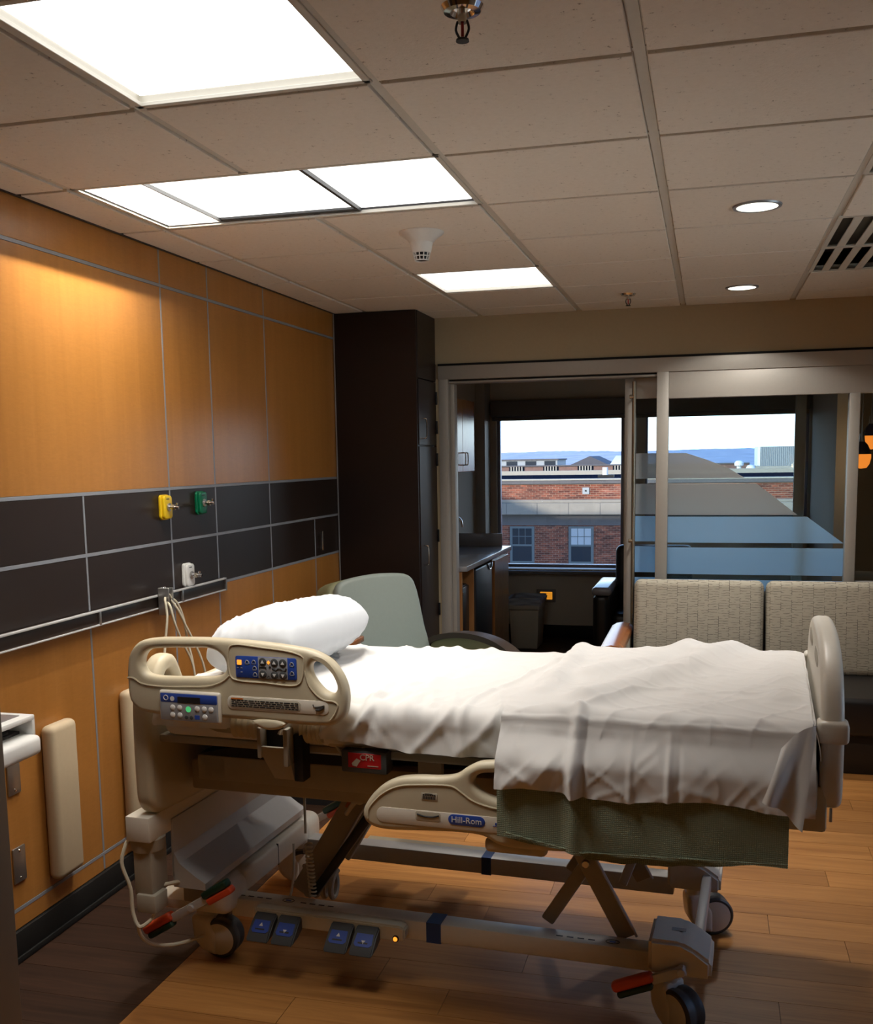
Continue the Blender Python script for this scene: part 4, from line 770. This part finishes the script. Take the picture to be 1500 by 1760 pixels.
# ------------------------------------------------------------------ mattress, linen
def cnoise(u, v, w, s): return noise.noise(Vector((u*s, v*s, w)))
def ridgen(u, v, w, su, sv): return 1-abs(noise.noise(Vector((u*su, v*sv, w))))*2
ma = obj('mattress', box(B(), .30, 2.14, .012, .908, .815, .935, .035, 4), 'white'); ma.matrix_world = BEDM; tag(ma, 'mattress under the white fitted sheet on the hospital bed', 'mattress')
def prof(t, zt, zb_near, zb_far, vn, vf, r):   # cross-section of a sheet laid over the mattress: t 0 (near hem) .. 1 (far hem)
    segs = [((vn, zb_near), (vn, zt-r)), None, ((vn+r, zt), (vf-r, zt)), None, ((vf, zt-r), (vf, zb_far))]
    L = [zt-r-zb_near, PI*r/2, vf-vn-2*r, PI*r/2, zt-r-zb_far]; tot = sum(L); s = t*tot; k = 0
    while k < 4 and s > L[k]: s -= L[k]; k += 1
    q = min(s/L[k], 1)
    if k == 1: a = PI-q*PI/2; return (vn+r+r*math.cos(a), zt-r+r*math.sin(a)), (math.cos(a), math.sin(a)), k
    if k == 3: a = PI/2-q*PI/2; return (vf-r+r*math.cos(a), zt-r+r*math.sin(a)), (math.cos(a), math.sin(a)), k
    (a0, b0), (a1, b1) = segs[k]; n = {0: (-1, 0), 2: (0, 1), 4: (1, 0)}[k]
    return (a0+(a1-a0)*q, b0+(b1-b0)*q), n, k
def drape(z, z0=.945): q = min(1, max(0, (z0-z)/.10)); return q*q*(3-2*q)   # how far a hem has swung out over the lowered side rail
def crease(u, v, pts, w):   # soft fold along a polyline in (u, v)
    best = 9
    for (a, b), (c, d) in zip(pts, pts[1:]):
        l2 = (c-a)**2+(d-b)**2; t = max(0, min(1, ((u-a)*(c-a)+(v-b)*(d-b))/l2)); best = min(best, math.hypot(u-a-t*(c-a), v-b-t*(d-b)))
    return math.exp(-(best/w)**2)
def fitted(s, t):
    u = .29+1.87*s
    zbn = .845-.022*min(max((u-.9)/.5, 0), 1)+.012*cnoise(u, 0, 3, 4) if u > .8 else .855
    (v, z), (nv, nz), k = prof(t, .947+.006*cnoise(u, .5, 2, 2), zbn, .83, -.002, .922, .045)
    d = .0
    if k == 2: d += .010*ridgen(u+.5*v, v, 1, 5, 2)**3+.004*cnoise(u, v, 5, 7)+.007*cnoise(u, v, 9, 2.5)+.006*ridgen(u-.7*v, v, 17, 9, 4)**5
    f = (1-min(max((v)/.35, 0), 1))
    d += .013*f*ridgen(u-.9*(z-.9)+.25*v, z*.6, 4, 9, 3)**3+.006*f*ridgen(u+.5*(z-.9)-.3*v, z, 14, 15, 5)**4
    for pts, a, w in (([(1.26, -.3), (1.25, .15), (1.33, .45), (1.40, .95)], .010, .010), ([(1.02, -.2), (1.03, .3), (.98, .95)], .011, .020), ([(1.10, -.2), (1.07, .5), (1.12, .95)], .012, .022), ([(.93, -.2), (1.0, .2), (1.10, .35)], .010, .012), ([(.86, .95), (.92, .5), (.97, .1), (1.0, -.1)], .009, .016)): d += a*crease(u, v if k != 0 else z-.95, pts, w)
    if k == 0: d += .006*cnoise(u, z*2, 6, 8)+.010*max(0, 1-(z-zbn)/.05)*noise.noise(Vector((u*14, 1, 1)))
    return Vector((u, v+nv*d, z+nz*d))
fs = obj('fitted_sheet', grid(B(), fitted, 260, 120), 'white', smooth=1.5, solid=.002); fs.matrix_world = BEDM; tag(fs, 'white fitted sheet, creased, stretched over the mattress of the bed', 'sheet')
def pillow_bm():
    b = B(); n = 56; L, Wd = .325, .185; V = {}
    for sd in (1, -1):
        for i in range(n+1):
            for j in range(n+1):
                x, y = math.sin((-1+2*i/n)*PI/2), math.sin((-1+2*j/n)*PI/2)
                if sd < 0 and (i in (0, n) or j in (0, n)): V[sd, i, j] = V[1, i, j]; continue
                h = (max(0, 1-abs(x)**3.2)*max(0, 1-abs(y)**3.2))**.42
                px, py = x*L*(1-.15*abs(y)**3), y*Wd*(1-.15*abs(x)**3)
                hh_ = (.112 if sd > 0 else .085)*h*(1+.10*noise.noise(Vector((x*1.6, y*1.6, sd))))+h*(.006*ridgen(x+y*.3, y, 3, 3, 2)**2+.004*ridgen(x-y*.6, y, 7, 6, 4)**3)
                V[sd, i, j] = b.verts.new((px, py, sd*hh_+.004*noise.noise(Vector((x*9, y*9, 2)))))
        for i in range(n):
            for j in range(n):
                q = [V[sd, i, j], V[sd, i+1, j], V[sd, i+1, j+1], V[sd, i, j+1]]; b.faces.new(q if sd > 0 else q[::-1])
    return b
pw = obj('pillow', pillow_bm(), 'pillow', smooth=1.5); pw.matrix_world = BEDM @ Matrix.Translation((.520, .48, 1.050)) @ Matrix.Rotation(math.radians(86), 4, 'Z') @ Matrix.Rotation(math.radians(-11), 4, 'X')
tag(pw, 'plump white pillow lying at the head of the bed', 'pillow')
def blk(s, t):
    w = t; u0 = 1.375; u = u0+(2.10-u0)*s
    hem = .650-.035*min(1, max(0, (u-1.40)/.2)) if u < 1.608 else .618+.02*(u-1.61)/.5
    (v, z), (nv, nz), k = prof(t*.62, .952, hem-.012*cnoise(u, 0, 1, 6), .80, -.014, .925, .045)
    d = .0
    if k == 0:
        q = min(1, max(0, (.93-z)/.25)); d = .078*drape(z)+q*(.010*noise.noise(Vector((u*7, z*2, 3)))+.014*math.exp(-((u-1.575)/.02)**2)+.006*ridgen(u+z*.7, z, 2, 5, 2)**2)
    return Vector((u, v+nv*d, z+nz*d))
bk_ = obj('blanket', grid(B(), blk, 120, 90), 'waffle', smooth=1.5, solid=.004); bk_.matrix_world = BEDM; tag(bk_, 'green waffle weave blanket hanging below the white sheet at the bed side', 'blanket')
obj('lower_layer', grid(B(), lambda s, t: Vector((1.60+.32*s, -.075+.008*noise.noise(Vector((s*6, t, 4))), (.675-.075*t*(1-.25*s**3))+.006*noise.noise(Vector((s*8, 1, 1))))), 40, 12), 'waffle', bk_, smooth=1.5, solid=.004)
obj('hem_seam', tube(B(), [(1.40+.02*k, -.103, (.662-.035*min(1, k/10) if k < 11 else .630+.02*(k-11)/24)) for k in range(36)], .0022, 5), 'waffle', bk_)
def top(s, t):
    u = (1.372+.045*min(1, max(0, (t-.25)/.25))-.05*max(0, t-.6))*(1-s)+2.158*s
    hem = .780+.008*math.sin(u*14)+.004*cnoise(u, 0, 4, 12)
    (v, z), (nv, nz), k = prof(t, .971, hem, .76, -.032, .945, .05)
    d = 0
    if k in (2, 1, 3):
        q = min(1, max(0, (z-.9)/.06))
        d += q*(.010*max(0, cnoise(u, v, 11, 3.5))+.004*ridgen(u, v+.3*u, 12, 6, 3)**2+.004*cnoise(u, v, 15, 9))
        d += q*(.030*crease(u, v, [(1.58, .1), (1.70, .35), (1.88, .80), (1.95, .95)], .055)+.022*crease(u, v, [(1.53, .45), (1.72, .70), (1.80, .95)], .05)+.018*crease(u, v, [(1.44, .2), (1.43, .95)], .035)+.015*crease(u, v, [(2.08, .25), (2.12, .95)], .05))
        for c in (.30, .62): d += .0035*q*math.exp(-((v-c-.004*noise.noise(Vector((u*9, 1, c))))/.006)**2)
        d += q*(.0045*ridgen(u*1.2-v*.8, v, 21, 7, 4)**4+.003*ridgen(u*.6+v, v, 23, 13, 6)**4)
        d += .016*math.exp(-((v-.95)/.2)**2)*math.exp(-((u-1.85)/.2)**2)
    if k in (0, 1):
        q = min(1, max(0, (.965-z)/.15)); d += .070*drape(z)
        d += q*(.016*noise.noise(Vector((u*5.5, z*1.2, 8)))+.006*noise.noise(Vector((u*15, z*3, 2))))
        d += q*.006*ridgen(u+z*.8, z, 31, 9, 5)**4+q*.004*ridgen(u-z*.9, z, 33, 16, 9)**4
        if u < 1.6: d += .020*q*crease(u, z, [(1.585, .95), (1.50, .84), (1.40, .79)], .03)+.012*q*crease(u, z, [(1.42, .95), (1.47, .86), (1.55, .85)], .025)
        d += .030*(.35+q)*math.exp(-((u-1.578)/.016)**2)-.012*q*math.exp(-((u-1.602)/.008)**2)
        for c, a in ((1.72, .006), (1.815, .012), (1.84, -.006)): d += a*q*math.exp(-((u-c)/.008)**2)
        d += .007*q*crease(u, z, [(1.83, .94), (1.90, .87)], .006)+.006*q*crease(u, z, [(1.78, .90), (1.74, .87)], .006)
        d += .006*math.exp(-((z-.951)/.004)**2)
    return Vector((u, v+nv*d, z+nz*d))
ts = obj('top_sheet', grid(B(), top, 300, 190), 'white', smooth=1.5, solid=.002); ts.matrix_world = BEDM; tag(ts, 'rumpled white top sheet draped over the foot end of the bed', 'sheet')
def flap(s, t):
    a = Vector((2.078, -.105, .938)).lerp(Vector((2.156, -.062, .988)), s); b = Vector((2.037, -.165, .824)).lerp(Vector((2.127, -.160, .767)), s)
    p = a.lerp(b, t); w = math.sin(t*PI/2); p.y -= .016*math.sin(s*PI*2.4+.4)*w+.006*noise.noise(Vector((s*4, t*2, 3)))+.022*math.sin(t*PI)*(1-s*.6); p.z += .012*math.sin(s*PI)*(1-t)+.006*math.sin(s*PI*1.5)*t; return p
obj('folded_corner', grid(B(), flap, 40, 40), 'white', ts, smooth=1.5, solid=.002)
obj('tucked_end', grid(B(), lambda s, t: Vector((2.15+.020*math.sin(t*PI*.5), -.04+.96*s, .985-.09*t+.012*noise.noise(Vector((s*6, t*2, 7)))*(1-t)+.015*math.sin(s*PI)*(1-t))), 60, 16), 'white', ts, smooth=1.5, solid=.002)

# ------------------------------------------------------------------ alcove furniture
co = tag(obj('countertop', box(B(), .205, .675, 6.50, 8.09, .895, .93, .004), 'counter'), 'grey countertop with upstand running along the alcove wall', 'countertop'); obj('upstand', box(B(), .205, .225, 6.50, 8.09, .93, 1.03, .002), 'counter', co); obj('end_upstand', box(B(), .225, .60, 8.075, 8.09, .93, 1.03, .002), 'counter', co)
fa = empty('faucet', 'chrome gooseneck faucet on the alcove counter', 'faucet', (.33, 7.35, .93)); obj('spout', tube(B(), cat([(0, 0, .0), (0, 0, .20), (.02, 0, .26), (.07, 0, .275), (.105, 0, .25), (.115, 0, .20)], 6), .0095, 10), 'chrome', fa); obj('base', cyl(B(), (0, 0, 0), (0, 0, .03), .024, .018, 20), 'chrome', fa); obj('lever', tube(B(), [(0, .02, .05), (.05, .05, .09)], .006, 8), 'chrome', fa)
uc = empty('wall_cabinet', 'maple wall cabinet with two doors above the alcove counter', 'cabinet', (.20, 6.52, 1.535)); bxo('body', 'maple', uc, 0, .30, .0, .94, 0, .51, .002, 1)
for y0, y1, hy in ((.008, .562, .528), (.568, .935, .605)):
    d = bxo('door', 'maple', uc, .30, .32, y0, y1, .003, .507, .002, 1); obj('handle', tube(B(), cat([(.32, hy, .05), (.345, hy, .052), (.347, hy, .06), (.347, hy, .125), (.345, hy, .133), (.32, hy, .135)], 4), .004, 8), 'chrome', d)
bs = empty('open_shelf_cabinet', 'maple base cabinet with open shelf above a drawer under the counter', 'cabinet', (.22, 6.50, 0))
for a in ((0, .02), (.345, .365)): bxo('side', 'maple', bs, 0, .42, a[0], a[1], .08, .892, .001, 1)
bxo('back', 'maple', bs, 0, .015, .02, .345, .08, .892); bxo('shelf', 'maple', bs, .015, .41, .02, .345, .36, .38); bxo('plinth', 'blackp', bs, .02, .38, 0, .365, 0, .08)
d = bxo('drawer', 'maple', bs, .42, .438, .002, .363, .09, .355, .002, 1); obj('handle', tube(B(), cat([(.438, .12, .24), (.46, .125, .24), (.462, .18, .238), (.46, .235, .24), (.438, .24, .24)], 4), .005, 8), 'chrome', d)
mv = empty('microwave', 'black appliance with chrome knobs inside the open shelf', 'microwave', (.26, 6.53, .381)); bxo('case', 'blackp', mv, 0, .34, .0, .30, 0, .40, .01); bxo('front', 'vinyl', mv, .34, .352, .005, .295, .01, .39, .004)
for z in (.36, .08): obj('knob', cyl(B(), (.352, .04, z), (.372, .04, z), .012, None, 16, .002), 'chrome', mv)
obj('gold_mark', cyl(B(), (.352, .02, .22), (.36, .02, .22), .015, None, 16, .002), 'yel', mv)
fr = empty('mini_fridge', 'black under-counter fridge between shelf and end panel', 'fridge', (.22, 6.88, 0)); bxo('body', 'blackp', fr, 0, .38, 0, .56, .02, .885, .006); bxo('door', 'vinyl', fr, .38, .43, .005, .555, .06, .87, .012, 3); obj('emblem_arc', tube(B(), cat([(.431, .38, .868), (.434, .42, .835), (.434, .47, .825), (.434, .52, .840), (.431, .55, .868)], 5), .005, 8), 'chrome', fr)
ep = tag(bxo('counter_end_cabinet', 'maple', None, .22, .645, 7.46, 8.05, .0, .892, .002, 1), 'maple end cabinet under the far end of the counter', 'cabinet'); obj('door', box(B(), .645, .66, 7.48, 8.03, .09, .87, .002, 1), 'maple', ep)
bn = empty('waste_bin', 'beige waste bin with grey liner under the alcove window', 'bin', (.69, 8.72, 0)); b = box(B(), -.13, .13, -.17, .17, 0, .34, .012, 2)
for v in b.verts: v.co.x *= .86+.14*v.co.z/.34; v.co.y *= .86+.14*v.co.z/.34
obj('body', b, 'binp', bn); b = box(B(), -.138, .138, -.178, .178, .335, .40, .02, 3); obj('rim', b, 'binp', bn)
b = grid(B(), lambda s, t: Vector(((.143+.012*noise.noise(Vector((s*14, t*3, 1))))*(1 if math.cos(2*PI*s) > 0 else -1)*min(1, abs(math.cos(2*PI*s))*1.6), (.183+.012*noise.noise(Vector((s*14, t*3, 5))))*(1 if math.sin(2*PI*s) > 0 else -1)*min(1, abs(math.sin(2*PI*s))*1.6), .385+.055*t+.012*noise.noise(Vector((s*9, t, 2))))), 64, 6); obj('liner', b, 'bag', bn, smooth=1.5)
ou = tag(obj('wall_socket', box(B(), .70, .875, 9.158, 9.172, .325, .445, .003), 'winframe'), 'grey wall plate with an orange socket below the alcove window', 'socket'); obj('orange_insert', box(B(), .735, .845, 9.152, 9.16, .352, .42, .003), 'orangeo', ou); b = B()
for k in range(3): box(b, .738, .842, 9.1505, 9.153, .364+k*.018, .367+k*.018)
obj('slot', b, 'orange', ou)
ac = empty('black_armchair', 'black armchair with glossy arm caps half hidden by the sliding door', 'armchair', (1.78, 8.05, 0)); bxo('seat', 'vinyl', ac, -.28, .28, -.30, .30, .20, .45, .05, 4); bxo('back', 'vinyl', ac, -.30, .30, .25, .40, .2, .92, .05, 4); bxo('base', 'blackp', ac, -.30, .30, -.28, .32, .02, .22, .02)
for s in (-1, 1): bxo('arm', 'vinyl', ac, s*.35-.07, s*.35+.07, -.34, .34, .06, .60, .05, 4); b = box(B(), s*.35-.075, s*.35+.075, -.37, .33, .59, .655, .03, 4); obj('arm_cap', b, 'counter', ac)
def pendant(x, y, z, label):
    r = empty('pendant_lamp', label, 'pendant lamp', (x, y, z), 0, 'amber glass pendants in the alcove')
    obj('cord', cyl(B(), (0, 0, .13), (0, 0, 2.42-z), .004, None, 8), 'steel', r); obj('cap', cyl(B(), (0, 0, .085), (0, 0, .14), .018, .012, 16), 'steel', r)
    obj('shade_top', lathe(B(), [(.016, .092), (.035, .07), (.050, .035), (.054, .015)], n=28), 'cobalt', r); obj('shade', lathe(B(), [(.054, .015), (.055, -.01), (.046, -.045), (.030, -.068), (0, -.072)], n=28), 'amber', r)
    L = bpy.data.lights.new('bulb', 'POINT'); L.energy = .9; L.shadow_soft_size = .03; L.color = (1, .66, .36); o = bpy.data.objects.new('bulb', L); COL.objects.link(o); o.parent = r; o.location = (0, 0, -.11)
pendant(3.19, 7.10, 1.72, 'upper amber glass pendant lamp at the right edge'); pendant(3.085, 6.72, 1.605, 'lower amber glass pendant lamp partly behind the mullion')

# ------------------------------------------------------------------ outside
struct(bxo('ground', 'ground', None, -3000, 3000, 10, 4200, -21, -20)); struct(bxo('hospital_upper_floors', 'hosp', None, -90, 5.1, -30, 9.42, 3.0, 8.95)); struct(bxo('hospital_lower_floors', 'hosp', None, -90, 5.1, -30, 9.42, -20, -.32)); struct(bxo('hospital_stair_tower', 'hosp', None, -90, -35.6, 4.6, 9.3, 8.9, 9.96))
bb = empty('brick_building', 'red brick building with stone cornice across the street, nearest the window', 'building', (0, 46, 0))
bxo('upper_wall', 'brick', bb, -40, 40, 0, .45, -.30, .39); bxo('lower_wall', 'brick', bb, -40, 40, .05, 24, -20, -1.46); bxo('stone_frieze', 'dstone', bb, -40, 40, 0, 24, -1.46, -.98); bxo('coping', 'dstone', bb, -40, 40, -.10, .5, .39, .56, .02, 1); bxo('coping_edge', 'concrete', bb, -40, 40, -.12, .5, .56, .62)
bxo('cornice', 'stone', bb, -40, 40, -.35, 0, -.96, -.44, .02, 1); bxo('cornice_top', 'stone', bb, -40, 40, -.28, 0, -.44, -.30, .02, 1); bxo('roof', 'roofm', bb, -40, 40, .5, 24, .30, .36); bxo('rear_parapet', 'concrete', bb, -40, 40, 24, 24.5, .0, .64)
for k in range(24): bxo('cornice_joint', 'dstone', bb, -22+k*1.4, -21.98+k*1.4, -.356, -.3, -.96, -.44)
vb = bxo('wall_vent', 'metalw', bb, -3.21, -2.91, -.05, 0, -.06, .23); bxo('vent_hole', 'gun', vb, -3.10, -3.02, -.06, -.04, .05, .12)
for k in range(9):
    x = -9.17-5.34+k*2.67
    w = bxo('window', 'wingr', bb, x, x+1.12, .0, .05, -3.18, -1.50); bxo('pane', 'winwhite' if k in (4, 6) else 'wdark', w, x+.12, x+1.0, -.01, .0, -2.32, -1.60); bxo('pane', 'wdark', w, x+.12, x+1.0, -.01, .0, -3.08, -2.40); bxo('sash_rail', 'wingr', w, x+.1, x+1.02, -.03, .0, -2.40, -2.32)
    for a in (1, 2): bxo('glazing_bar', 'wingr', w, x+.12+a*.293-.012, x+.12+a*.293+.012, -.02, 0, -2.32, -1.60)
    bxo('glazing_bar', 'wingr', w, x+.12, x+1.0, -.02, 0, -1.97, -1.945)
b2 = empty('balustraded_building', 'long brick building with white balusters behind the nearest roof', 'building', (0, 90, 0)); bxo('parapet', 'greybrick', b2, -45, 5.5, 0, 1, .17, .74); bxo('parapet_cap', 'dstone', b2, -45, 5.5, -.15, 1.2, .74, .84); bxo('ledge', 'concrete', b2, -45, 9, -2.5, 1.0, -.4, .17); bxo('wall', 'brick', b2, -45, 9, -2.3, 1, -20, -.4)
for g in range(9):
    x = -24+g*3.02+.2; bl_ = bxo('baluster_recess', 'roofm', b2, x-.1, x+1.25, -.05, .0, .2, .72)
    for k in range(5): bxo('baluster', 'concrete', bl_, x+.05+k*.24, x+.15+k*.24, -.14, -.04, .17, .74)
b3 = empty('gabled_building', 'building with a dark triangular gable roof on the skyline', 'building', (-8.6, 98, 0)); bxo('wall', 'greybrick', b3, -1.7, 1.6, 0, 8, -20, .72); obj('roof', prism(B(), [(-2.0, -.4, .70), (0, -.4, 1.58), (1.85, -.4, .70)], (0, 9, 0)), 'roofg', b3)
b4 = empty('white_roofed_building', 'small building with a bright white sloping roof on the skyline', 'building', (-4.6, 96, 0)); bxo('wall', 'greybrick', b4, -1.9, 3.0, 0, 5, -20, .78); obj('roof', prism(B(), [(-1.95, -.2, .78), (-1.6, 2, 1.58), (3.0, 2, 1.58), (3.1, -.2, .78)], (0, .3, 0)), 'white_p', b4)
b5 = empty('roof_plant_room', 'pale corrugated plant room block on the roof at the right', 'building', (6.2, 92, 0)); bxo('body', 'metalw', b5, .22, 4.4, 0, 6, .5, 2.16); bxo('lit_edge', 'white_p', b5, 0, .22, -.05, 6, .5, 2.16); bxo('curb', 'concrete', b5, -.2, 4.5, -1.5, 6, .0, .52)
for k in range(26): bxo('rib', 'metalw', b5, .3+k*.155, .36+k*.155, -.05, 0, .52, 2.14)
tag(obj('roof_ventilator', lathe(B(), [(.18, -.5), (.18, .35), (.36, .42), (.38, .62), (.25, .8), (0, .86)], (4.6, 88, .2), n=24), 'white_p'), 'white mushroom roof ventilator left of the plant room', 'ventilator'); tag(obj('roof_ventilator', lathe(B(), [(.3, -.5), (.3, .1), (.38, .3), (.28, .55), (0, .62)], (5.45, 86, .1), n=24), 'white_p'), 'round white roof ventilator touching the plant room curb', 'ventilator')
b6 = empty('distant_flat_block', 'distant flat-roofed pale block at the left of the skyline', 'building', (-26, 160, 0)); bxo('body', 'metalw', b6, -12, 5.5, 0, 10, -20, 1.0); bxo('roof_edge', 'dstone', b6, -12.2, 5.7, -.2, 10, 1.0, 1.2)
for k in range(6): bxo('window', 'wdark', b6, -11.5+k*3, -9.8+k*3, -.06, 0, .2, .9)
tf = tag(obj('rooftop_flue', cyl(B(), (-3.55, 60, .52), (-3.55, 60, .95), .16, .16, 16), 'white_p'), 'white rooftop flue with a dark box beneath on the nearest roof', 'flue'); obj('base_box', box(B(), -3.95, -3.05, 59.7, 60.3, .362, .52), 'gun', tf)
hl = B(); n = 140
def hill(s, t):
    x = -1600+3200*s; y = 1500+1100*t; z = -20+32*t+ (4.5*noise.noise(Vector((x*.004, t*2, 1)))+1.6*noise.noise(Vector((x*.03, t*3, 4)))+1.0*noise.noise(Vector((x*.11, t*8, 2))))*(.3+.7*t)+(6*max(0, (x+100)/900)*t); return Vector((x, y, z))
struct(obj('hills', grid(hl, hill, 400, 12), 'hills', smooth=1.5))
